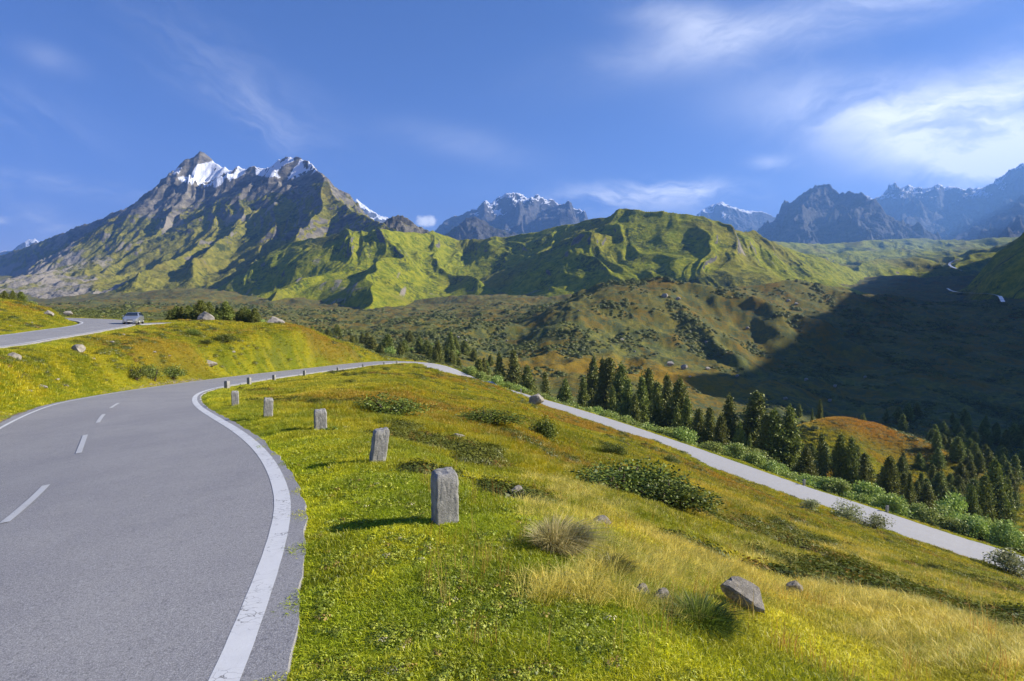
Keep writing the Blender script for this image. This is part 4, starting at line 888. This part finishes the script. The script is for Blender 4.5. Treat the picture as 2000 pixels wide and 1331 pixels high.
# ------------------------------------------------------------------ trees and bushes as things
def thing(name, loc, label, cat, group=None, rz=0, s=1):
    o = bpy.data.objects.new(name, None); COL.objects.link(o); o.location = loc; o.rotation_euler = (0, 0, rz); o.scale = s if hasattr(s, '__len__') else (s,) * 3
    o.empty_display_size = .2; o['label'] = label; o['category'] = cat
    if group: o['group'] = group
    return o
def tube(P, R, seg=6):
    P = np.array(P, float); V = []; Fc = []
    for i, p in enumerate(P):
        t = P[min(i + 1, len(P) - 1)] - P[max(i - 1, 0)]; t /= np.linalg.norm(t) + 1e-9
        a = np.cross(t, [.3, .9, .1]); a /= np.linalg.norm(a) + 1e-9; b = np.cross(t, a)
        for k in range(seg): an = 2 * np.pi * k / seg; V.append(p + R[i] * (a * np.cos(an) + b * np.sin(an)))
    for i in range(len(P) - 1):
        for k in range(seg): Fc.append((i * seg + k, i * seg + (k + 1) % seg, (i + 1) * seg + (k + 1) % seg, (i + 1) * seg + k))
    return V, Fc
def tubes(name, L, mat, seg=6):
    V = []; Fc = []
    for P, R in L:
        v, f = tube(P, R, seg); o = len(V); V += v; Fc += [tuple(i + o for i in q) for q in f]
    return poly_mesh(name, V, np.array(Fc), mat)
M_bark = flat_mat('bark', (.10, .075, .055), .95, var=.4, scale=9)
M_pine = leaf_material('pine_needles', (.075, .11, .020), (.29, .31, .055), .18, False)
M_alder = leaf_material('alder_leaves', (.19, .27, .035), (.50, .58, .15), .30, False)
M_willow = leaf_material('willow_leaves', (.16, .19, .055), (.46, .48, .22), .30, False)
M_jun = leaf_material('juniper_leaves', (.05, .08, .012), (.22, .25, .030), .12, False)
def pine(seed, H=10.0, R=2.0, form=0):
    """Swiss stone pine: trunk with whorls of upturned branches carrying needle tufts"""
    g = np.random.default_rng(seed); br = [([(0, 0, -.6), (.1, 0, H * .35), (-.05, .1, H * .7), (0, 0, H * .97)], [.22, .17, .10, .02])]; C = []
    z = H * .07
    while z < H * .985:
        f = z / H; rad = R * (np.clip((1 - f) / .72, 0, 1) ** (.62 if form == 0 else .85)) * np.clip(.62 + f * 1.7, 0, 1); nb = 5 if f < .9 else 4; a0 = g.uniform(0, 6.28)
        for k in range(nb):
            a = a0 + k * 6.283 / nb + g.uniform(-.3, .3); l = rad * g.uniform(.62, 1.18); up = .12 + .35 * f
            d = np.array([np.cos(a), np.sin(a)]); n = max(3, int(l / .22))
            for t in np.linspace(.22, 1, n):
                c = np.array([d[0] * l * t, d[1] * l * t, z + up * l * t ** 1.5]); w_ = .17 + .20 * t * l / R
                m = int(9 + 7 * t); C.append(c + g.normal(0, 1, (m, 3)) * [w_, w_, w_ * .62])
            if l > .6: br.append(([(0, 0, z), (d[0] * l * .5, d[1] * l * .5, z + up * l * .3), (d[0] * l * .9, d[1] * l * .9, z + up * l * .85)], [.05, .035, .012]))
        z += H * .036 * g.uniform(.8, 1.25)
    C.append(np.array([0, 0, H]) + g.normal(0, 1, (26, 3)) * [.12, .12, .28])
    C = np.concatenate(C); V, Fc, tn = leaves(C, .20, seed, .1, elong=1.9)
    hgt = np.repeat(fbm(C[:, 0] * .9 + seed, C[:, 2] * .9 + C[:, 1], 3, seed), 4); tn = np.clip(tn * .75 + .25 + hgt * .45, 0, 1)
    return tubes('trunk', br, M_bark, 5), poly_mesh('crown', V, Fc, M_pine, cols=tn)
def bushmesh(seed, R, H, n, size, mat, lobes=7, elong=1.6, stems=7):
    g = np.random.default_rng(seed); C = []; br = []
    for i in range(lobes):
        a = g.uniform(0, 6.28); rr = R * .62 * np.sqrt(g.uniform(0, 1)); cx, cy = rr * np.cos(a), rr * np.sin(a); h = H * g.uniform(.55, 1) * (1 - .35 * (rr / R)); lr = R * g.uniform(.36, .58)
        m = n // lobes; d = g.normal(0, 1, (m, 3)); d /= np.linalg.norm(d, axis=1)[:, None]; k = g.uniform(0, 1, m) ** .45
        P = d * (k * lr)[:, None] * [1, 1, .8] * (1 + .3 * fbm(d[:, 0] * 2 + seed + i, d[:, 2] * 2 + d[:, 1], 2, seed))[:, None] + [cx, cy, h - lr * .6]
        low = P[:, 2] < .1; P[low, 2] = g.uniform(.05, h * .7, low.sum()); C.append(P)
        br.append(([(cx * .15, cy * .15, -.2), (cx * .6, cy * .6, h * .4), (cx, cy, h * .85)], [.05, .035, .01]))
    C = np.concatenate(C); V, Fc, tn = leaves(C, size, seed, .3, elong=elong)
    return tubes('stem', br, M_bark, 4), poly_mesh('foliage', V, Fc, mat, cols=tn)
PINES = [pine(1000 + i, 10, r_, fm) for i, (r_, fm) in enumerate([(1.9, 0), (1.6, 0), (2.2, 1), (1.5, 1), (2.0, 0), (1.3, 0)])]
ALD = [bushmesh(1100 + i, 1.9, 2.3, 2300, .125, M_alder) for i in range(5)]
WIL = [bushmesh(1200 + i, 1.8, 2.0, 1900, .085, M_willow, 8, 2.2) for i in range(2)]
JUN = [bushmesh(1300 + i, 1.0, .9, 3600, .040, M_jun, 11) for i in range(3)]
first = {}
def plant(meshes, i, nm, parts, loc, s, label, cat, group, rz=None):
    k = i % len(meshes); key = (id(meshes), k)
    if key not in first:
        o = thing(nm, loc, label, cat, group, 0, s)
        for pn, me in zip(parts, meshes[k]): link(pn, me, o)
        first[key] = o
    else:
        o = copy_tree(first[key], label=label); o.name = nm; o.location = loc; o.scale = s if hasattr(s, '__len__') else (s,) * 3
        o['group'] = group
    o.rotation_euler = (0, 0, rng.uniform(0, 6.28) if rz is None else rz); return o
def posn(i): return ordn(i)
def ordn(i):
    tens = ['', '', 'twenty', 'thirty', 'forty', 'fifty', 'sixty', 'seventy', 'eighty', 'ninety']; i += 1
    if i <= 20: return ords[i - 1]
    if i > 100: return 'hundred and ' + ordn(i - 101)
    if i % 10 == 0: return {20: 'twentieth', 30: 'thirtieth', 40: 'fortieth', 50: 'fiftieth', 60: 'sixtieth', 70: 'seventieth', 80: 'eightieth', 90: 'ninetieth', 100: 'hundredth'}[i]
    if i > 100: return 'hundred and ' + ordn(i - 101)
    return tens[i // 10] + '-' + ords[i % 10 - 1]
# tall pines in the gorge beside the lower road: px, tip py, Y, width factor
TR = [(880, 650, 175, .9), (1003, 678, 150, 1.1), (1030, 715, 128, 1.1), (1160, 698, 150, .9), (1178, 690, 140, 1), (1191, 683, 138, 1.1), (1214, 706, 130, 1), (1228, 742, 118, 1), (1255, 735, 116, 1), (1268, 722, 122, .8), (1285, 748, 112, 1), (1305, 722, 122, .7), (1329, 742, 110, 1.1),
      (1345, 776, 104, 1), (1390, 797, 98, 1.1), (1428, 775, 106, 1), (1412, 812, 96, 1), (1450, 828, 92, 1), (1482, 768, 104, 1.3), (1500, 812, 92, 1), (1518, 803, 92, 1.2), (1548, 797, 92, 1.1), (1368, 800, 100, 1), (1612, 849, 86, .9), (1650, 851, 86, .9), (1672, 858, 85, .9), (1748, 894, 80, 1), (1582, 872, 84, 1.3),
      (1607, 782, 150, .7), (1592, 798, 148, .6), (1680, 812, 175, .5), (1940, 930, 78, 1), (1958, 900, 84, 1), (1915, 950, 76, .9), (1140, 738, 122, 1), (1105, 742, 120, 1.1), (1065, 728, 124, 1), (975, 690, 150, .8), (945, 700, 142, .9), (1470, 850, 90, .8), (1325, 795, 100, .9), (1242, 770, 108, .8), (1198, 758, 112, .9), (1700, 905, 84, .8), (1790, 925, 84, .8), (1985, 935, 84, 1.)]
TR.sort(); i = 0
for k, (px, py, Y, wf) in enumerate(TR):
    g_ = gpt(px, Y); top = U(px, py, Y)[2]; H = max(2.5, top - g_[2]); H = min(H, 15)
    plant(PINES, k, 'stone_pine', ('trunk', 'crown'), g_, (H / 10 * .86 * wf, H / 10 * .86 * wf, H / 10), 'upright dark stone pine beyond the lower road, %s treetop from the left' % ordn(k), 'pine tree', 'stone pines in the gorge beyond the lower road')
# lower, denser wood in the gorge
W = []
for _ in range(2600):
    px = rng.uniform(850, 2010); Y = rng.uniform(92, 190) if px > 1050 else rng.uniform(125, 215)
    x = (px - 1000) / F * Y; dd, zz = road_dist([x], [Y])
    if dd[0] < 12 or (1540 < px < 1840 and 108 < Y < 165) or (Y > 132 and 1040 < px < 1560 and Y > 165 - (px - 1040) * .05): continue
    if fbm(np.array([x / 18]), np.array([Y / 18]), 3, 505)[0] < -.12 or any((x - a) ** 2 + (Y - b) ** 2 < 9.5 for a, b, _p in W): continue
    W.append((x, Y, px))
    if len(W) >= 120: break
n0 = len(W)
for _ in range(1500):
    px = rng.uniform(1765, 2015); Y = rng.uniform(88, 165); x = (px - 1000) / F * Y; dd, zz = road_dist([x], [Y])
    if dd[0] < 15 or (px < 1830 and Y > 118) or any((x - a) ** 2 + (Y - b) ** 2 < 7 for a, b, _p in W): continue
    W.append((x, Y, px))
    if len(W) >= n0 + 60: break
W.sort(key=lambda t_: t_[2])
for k, (x, Y, px) in enumerate(W):
    z = float(ground_z(np.array([x]), np.array([Y]))[0]); s = rng.uniform(.28, .58) * (1.15 if px < 1150 else 1)
    plant(PINES, k + 2, 'mountain_pine', ('trunk', 'crown'), (x, Y, z), (s * 1.35, s * 1.35, s), 'low bushy dark pine in the gorge wood, %s from the left' % ordn(k), 'pine tree', 'low pines filling the gorge wood')
# alder band on the outer side of the lower road
j0 = int(np.argmin(np.abs(MAIN[:, 0] + 14) + np.abs(MAIN[:, 1] - 121))); A_ = []; j = j0
while j < len(MAIN) and MAIN[j, 1] > 40:
    f = (j - j0) / 190
    for o_ in (np.interp(f, [0, .2, .6, 1], [5.6, 7.4, 9.2, 10.2]), np.interp(f, [0, .2, .6, 1], [7.8, 10.0, 12.2, 13.4])):
        if rng.uniform() < .93: A_.append((j, o_ + rng.normal(0, .45), rng.uniform(.95, 1.4) * (1 + .12 * min(1, f))))
    j += int(rng.integers(3, 6))
A_ = [(MAIN[j, :2] - NMAIN[j] * o_, s) for j, o_, s in A_]; A_.sort(key=lambda t_: t_[0][0] / t_[0][1])
for k, (p, s) in enumerate(A_):
    z = float(ground_z(p[:1], p[1:2])[0])
    plant(ALD, k, 'alder_bush', ('stem', 'foliage'), (p[0], p[1], z - .1), (s, s, s * rng.uniform(.85, 1.25)), 'light green alder bush lining the lower road, %s from the left' % ordn(k), 'bush', 'alder bushes lining the lower road')
print('trees', len(TR), len(W), 'alders', len(A_))
def at(px, py, ymin=3): return hit(px, py, ymin)
p = gpt(1885, 72); plant(ALD, 1, 'green_alder', ('stem', 'foliage'), p, (1.5, 1.5, 2.2), 'large bright green alder rising behind the bush band at the right', 'bush', 'single bushes')
p = gpt(1590, 86); plant(WIL, 0, 'grey_willow', ('stem', 'foliage'), p, (1.5, 1.5, 2.2), 'silvery willow between dark pines beyond the lower road', 'bush', 'single bushes')
p = at(1585, 1000); plant(WIL, 0, 'willow_bush', ('stem', 'foliage'), p, (.8, .8, .55), 'small leafy willow bush at the left end of the clump beside the lower road', 'bush', 'single bushes')
p = at(1650, 1015); plant(WIL, 1, 'willow_bush', ('stem', 'foliage'), p, (1.3, 1.1, .95), 'wide feathery willow bush overhanging the near edge of the lower road', 'bush', 'single bushes')
p = at(1705, 1035); plant(WIL, 1, 'willow_bush', ('stem', 'foliage'), p, (.9, .9, .8), 'twiggy willow bush at the near edge of the lower road, right part of the clump', 'bush', 'single bushes')
p = at(1965, 1118); plant(WIL, 0, 'willow_bush', ('stem', 'foliage'), p, (1.3, 1.3, .9), 'grey green bush hiding the lower road at the right edge of the picture', 'bush', 'single bushes')
for px, py, s, hz, lb in [(300, 742, 2.0, 1.6, 'dark green bush beside the near road in front of the bank'), (265, 744, 1.6, 1.3, 'darker left part of the bush clump beside the near road'), (335, 738, 1.7, 1.5, 'right bush of the clump beside the near road'),
      (437, 668, 2.2, 1.4, 'dark juniper bush high on the bank right of the silver car'), (372, 656, 1.7, 1.0, 'low brown green bush on the bank just below the pale wedge boulder'), (405, 675, 1.3, .8, 'small dark bush left below the high juniper on the bank'),
      (1210, 965, 1.7, .9, 'broad green dwarf shrub mound on the slope, left part'), (1262, 975, 1.8, 1.0, 'broad green dwarf shrub mound on the slope, middle part'), (1310, 995, 1.4, .8, 'broad green dwarf shrub mound on the slope, right part'),
      (1058, 862, 1.1, 1.4, 'bare twiggy bush standing alone in the middle of the slope'), (1198, 890, .9, .8, 'small green bush on the slope above the lower road'), (760, 812, 2.0, .8, 'dark brown heather mound on the slope behind the guard stones'), (950, 830, 2.0, .7, 'dark green shrub patch with a pale rock on the middle slope'), (1305, 905, 1.2, .6, 'low green bush at the near edge of the middle lower road')]:
    p = at(px, py); plant(JUN, int(px) % 3, 'juniper_bush', ('stem', 'foliage'), p, (s, s * .8, hz), lb, 'bush', 'single dark bushes on the near slopes')
B_ = []
for px in np.linspace(335, 505, 30): B_.append((px + rng.uniform(-4, 4), rng.uniform(97, 106), rng.uniform(.55, .95)))
for px in np.linspace(585, 930, 46): B_.append((px + rng.uniform(-6, 6), rng.uniform(148, 235), rng.uniform(.8, 1.7)))
for px in np.linspace(-20, 60, 6): B_.append((px, rng.uniform(84, 92), .55))
B_.sort()
for k, (px, Y, s) in enumerate(B_):
    g_ = gpt(px, Y); u = U(px, 612, Y)[2]
    plant(ALD if (k * 7) % 5 < 1 else PINES, k, 'mountain_shrub', ('stem', 'foliage') if (k * 7) % 5 < 1 else ('trunk', 'crown'), g_, (s * 1.1, s * 1.1, s) if (k * 7) % 5 < 1 else (s * .62, s * .62, s * .36), 'dense green shrub behind the near crest, %s from the left' % ordn(k), 'shrub', 'shrubs behind the crest and the hairpin')
# two big tussocks in the foreground
def tussock(px, py, Rr, h0, h1, n, cols, lb, seed, bias):
    p = at(px, py); V, Fc, tn = blades(n, Rr, h0, h1, .006, .3, seed, outward=1.1, bias=bias)
    m = leaf_material('tussock_' + seed.__str__(), cols[0], cols[1], .3, False); link('grass_tussock', poly_mesh('grass_tussock', V, Fc, m, cols=tn), None, p, label=lb, category='grass tussock')
tussock(1090, 1075, .19, .16, .42, 2200, ((.30, .30, .07), (.95, .82, .38)), 'large straw coloured grass tussock to the right of the nearest guard stone', 71, (.45, -.1))
tussock(1365, 1235, .18, .12, .33, 2200, ((.05, .09, .01), (.22, .30, .03)), 'dark green rushy tussock left of the elongated rock slab', 72, (.1, -.1))
tussock(1195, 1120, .12, .08, .22, 700, ((.12, .13, .02), (.36, .32, .08)), 'small olive tussock below the straw tussock', 73, (.2, 0))
def weeds():
    g = np.random.default_rng(5); C = []
    for cx, cy in ((.22, -.12), (.34, -.05), (-.12, -.18), (.12, -.2)): C.append(g.normal(0, 1, (26, 3)) * [.05, .04, .03] + [cx, cy, .07])
    V, Fc, tn = leaves(np.concatenate(C), .05, 5, .8, elong=1.2); p = gpt(622, 13.6)
    link('weeds', poly_mesh('weeds', V, Fc, leaf_material('weed_leaves', (.05, .10, .01), (.16, .26, .03), .2, False), cols=tn), None, p, label='broad leaved green weeds at the foot of the third guard stone', category='weeds')
weeds()

# ------------------------------------------------------------------ the cars
def car(loc, rz, body, label, scale=1.0):
    o = thing('parked_car', loc, label, 'car', None, rz, scale)
    paint = flat_mat('car_paint', body, .28, .75, .6, var=.03); glass = flat_mat('car_glass', (.02, .03, .05), .05, 0, .8, var=.02); blk = flat_mat('black_plastic', (.02, .02, .02), .6)
    rub = flat_mat('tyre_rubber', (.015, .015, .015), .8); rim_m = flat_mat('rim_alloy', (.5, .5, .52), .3, .8); lampm = flat_mat('lamp_glass', (.75, .78, .8), .08, .1, .9); plm = flat_mat('plate_white', (.75, .75, .72), .5)
    # profile stations along the car (front at -y): y, half-width low, half-width high, z low, z belt, z top, top half width
    S = [(-2.12, .62, .60, .32, .62, .64, .55), (-2.02, .80, .78, .22, .70, .76, .70), (-1.70, .88, .86, .20, .80, .90, .76), (-1.25, .90, .88, .20, .90, 1.02, .74), (-.98, .90, .88, .20, .94, 1.10, .72), (-.35, .90, .88, .20, .96, 1.52, .62),
         (.20, .90, .88, .20, .98, 1.58, .62), (.95, .90, .88, .20, 1.0, 1.57, .61), (1.55, .89, .87, .22, 1.0, 1.50, .58), (1.92, .86, .84, .25, 1.0, 1.25, .60), (2.06, .78, .76, .32, .80, .98, .62)]
    V = []; n = 10
    for y, wl_, wb, zl, zb, zt, wt in S:
        half = [(wl_ * .9, zl), (wl_, zl + .12), (wl_ * 1.01, (zl + zb) / 2), (wb, zb), (wt, zt - (zt - zb) * .08 if zt - zb > .2 else zt - .02)]
        ring = [(x, y, z) for x, z in half] + [(-x, y, z) for x, z in reversed(half)]; V += ring
    Fb = []; Fg = []
    for i in range(len(S) - 1):
        for k in range(n):
            q = (i * n + k, i * n + (k + 1) % n, (i + 1) * n + (k + 1) % n, (i + 1) * n + k)
            (Fb).append(q)
    Fb.append(tuple(range(n - 1, -1, -1))); Fb.append(tuple((len(S) - 1) * n + k for k in range(n)))
    me = poly_mesh('body', V, Fb, paint); bm = bmesh.new(); bm.from_mesh(me); bmesh.ops.recalc_face_normals(bm, faces=bm.faces[:]); bmesh.ops.bevel(bm, geom=[e for e in bm.edges if e.calc_face_angle(0) > .35], offset=.025, segments=2, affect='EDGES'); bm.to_mesh(me); bm.free()
    link('body', me, o)
    def quad(name, pts, mat, par=o, th=.012):
        P = np.array(pts, float); nrm = np.cross(P[1] - P[0], P[2] - P[0]); nrm /= np.linalg.norm(nrm); c = P.mean(0)
        if nrm @ (c - [0, 0, .8]) < 0: nrm = -nrm
        Q = P + nrm * th; V = np.r_[P - nrm * .02, Q]; m_ = len(P); Fq = [tuple(range(m_ - 1, -1, -1)), tuple(range(m_, 2 * m_))] + [(i, (i + 1) % m_, m_ + (i + 1) % m_, m_ + i) for i in range(m_)]
        return link(name, poly_mesh(name, V, Fq, mat), par)
    quad('windscreen', [(-.66, -.96, 1.13), (.66, -.96, 1.13), (.56, -.40, 1.50), (-.56, -.40, 1.50)], glass)
    quad('rear_window', [(-.52, 1.60, 1.47), (.52, 1.60, 1.47), (.56, 1.90, 1.27), (-.56, 1.90, 1.27)], glass)
    for s in (-1, 1):
        for a, b_ in ((-.30, .22), (.30, .92), (1.0, 1.5)): quad('side_window', [(s * .85, a - (.28 if a < 0 else 0), 1.03), (s * .85, b_, 1.04), (s * .655, b_, 1.46), (s * .655, a, 1.46)], glass)
        quad('headlight', [(s * .48, -2.075, .66), (s * .76, -2.0, .68), (s * .76, -1.98, .55), (s * .48, -2.09, .55)], lampm, th=.03)
        quad('tail_light', [(s * .60, 2.06, .95), (s * .76, 2.02, .95), (s * .76, 2.04, .75), (s * .60, 2.08, .75)], flat_mat('red_lamp', (.4, .02, .02), .2), th=.02)
        bm = bmesh.new(); bmesh.ops.create_cube(bm, size=1, matrix=Matrix.Translation((s * .98, -.75, 1.08)) @ Matrix.Diagonal((.18, .10, .12, 1))); bmesh.ops.bevel(bm, geom=bm.edges[:], offset=.03, segments=2, affect='EDGES')
        me = bpy.data.meshes.new('mirror'); bm.to_mesh(me); bm.free(); me.materials.append(paint); link('mirror', me, o)
    quad('grille', [(-.34, -2.125, .60), (.34, -2.125, .60), (.34, -2.13, .50), (-.34, -2.13, .50)], blk, th=.02)
    quad('number_plate', [(-.26, -2.13, .47), (.26, -2.13, .47), (.26, -2.13, .36), (-.26, -2.13, .36)], plm, th=.035)
    quad('bumper', [(-.66, -2.09, .34), (.66, -2.09, .34), (.62, -2.05, .24), (-.62, -2.05, .24)], blk, th=.03)
    for x in (-.80, .80):
        for y in (-1.32, 1.28):
            bm = bmesh.new(); bmesh.ops.create_cone(bm, cap_ends=True, segments=24, radius1=.32, radius2=.32, depth=.22, matrix=Matrix.Translation((x, y, .32)) @ Matrix.Rotation(math.pi / 2, 4, 'Y')); bmesh.ops.bevel(bm, geom=[e for e in bm.edges if e.calc_face_angle(0) > 1], offset=.03, segments=2, affect='EDGES')
            me = bpy.data.meshes.new('tyre'); bm.to_mesh(me); bm.free(); me.materials.append(rub)
            wh = link('wheel', me, o); wh['label'] = 'black tyre'; wh.pop('label')
            bm = bmesh.new(); bmesh.ops.create_cone(bm, cap_ends=True, segments=20, radius1=.20, radius2=.16, depth=.05, matrix=Matrix.Translation((x + math.copysign(.115, x), y, .32)) @ Matrix.Rotation(math.copysign(math.pi / 2, x), 4, 'Y'))
            me = bpy.data.meshes.new('rim'); bm.to_mesh(me); bm.free(); me.materials.append(rim_m); link('rim', me, wh)
    return o
cz = U(261, 634, 79); zz = float(road_dist([cz[0]], [79.0])[1][0])
car((cz[0], 79.0, zz + .02), .40, (.55, .57, .60), 'silver car parked in the lay-by beside the upper road', 1.05)
k = int(np.argmin(np.abs(MAIN[:, 1] - 112.5) + np.abs(MAIN[:, 0] + 3.6))); p = MAIN[k] + np.r_[NMAIN[k] * .9, 0]; T_ = MAIN[k + 2] - MAIN[k - 2]
car((p[0], p[1], p[2] + .03), math.atan2(T_[1], T_[0]) + math.pi / 2, (.30, .34, .40), 'blue grey car on the lower road mostly hidden behind the crest')

# ------------------------------------------------------------------ the stream in the far valley
def stream(pts, wid, name='stream'):
    dg = bpy.context.evaluated_depsgraph_get(); P = []
    pts = chaikin(np.array(pts, float), 2)
    pp = []
    for a, b_ in zip(pts[:-1], pts[1:]):
        for t in np.linspace(0, 1, 4, endpoint=False): pp.append(a + (b_ - a) * t)
    for px, py in pp:
        d = Vector(raydir(px, py)).normalized(); ok, loc, nr, i_, ob, mt = sc.ray_cast(dg, Vector((0, 0, 0)) + d * 400, d)
        if ok and loc.length < 4000: P.append(loc[:])
    P = np.array(P)
    if len(P) < 3: return
    g_ = np.nonzero(np.linalg.norm(np.diff(P[:, :2], axis=0), axis=1) > 320)[0]
    if len(g_): parts_ = np.split(P, g_ + 1); P = max(parts_, key=len)
    if len(P) < 4: return
    N = normals2(P)
    rows = np.stack([np.c_[P[:, :2] + N * o_ * wid, P[:, 2] + 3.0] for o_ in (-.5, -.17, .17, .5)], 1)
    me = grid_mesh(name, rows); me.materials.append(M_water); link(name, me, kind='structure')
M_water = flat_mat('stream_water', (.42, .44, .46), .3, 0, .5, scale=.1)
for h_ in [o for o in sc.objects if o.get('kind') == 'stuff']: h_.hide_viewport = True
bpy.context.view_layer.update()
stream([(1875, 507), (1862, 511), (1852, 518), (1860, 524), (1885, 533), (1886, 541), (1872, 548), (1880, 553), (1914, 559)], 7)
stream([(1850, 567), (1862, 574), (1900, 577), (1940, 579), (1953, 584), (1959, 597)], 3)
for h_ in [o for o in sc.objects if o.get('kind') == 'stuff']: h_.hide_viewport = False
# ------------------------------------------------------------------ valley air
def build_haze():
    x0, x1, y0, y1, z0, z1 = -9500, 9500, -900, 9000, -320, 1850
    V = [(x, y, z) for x in (x0, x1) for y in (y0, y1) for z in (z0, z1)]
    Fc = [(0, 1, 3, 2), (4, 6, 7, 5), (0, 4, 5, 1), (2, 3, 7, 6), (0, 2, 6, 4), (1, 5, 7, 3)]
    m = bpy.data.materials.new('mountain_air'); m.use_nodes = True; t = NT(m.node_tree); t.n.clear()
    v = t.new('ShaderNodeVolumePrincipled'); v.inputs['Color'].default_value = (.22, .46, 1, 1); v.inputs['Density'].default_value = HAZE; v.inputs['Anisotropy'].default_value = .2
    o = t.new('ShaderNodeOutputMaterial'); t.l.new(v.outputs[0], o.inputs['Volume'])
    link('haze', poly_mesh('haze', V, Fc, m), kind='stuff')
HAZE = 1.15e-4
build_haze()
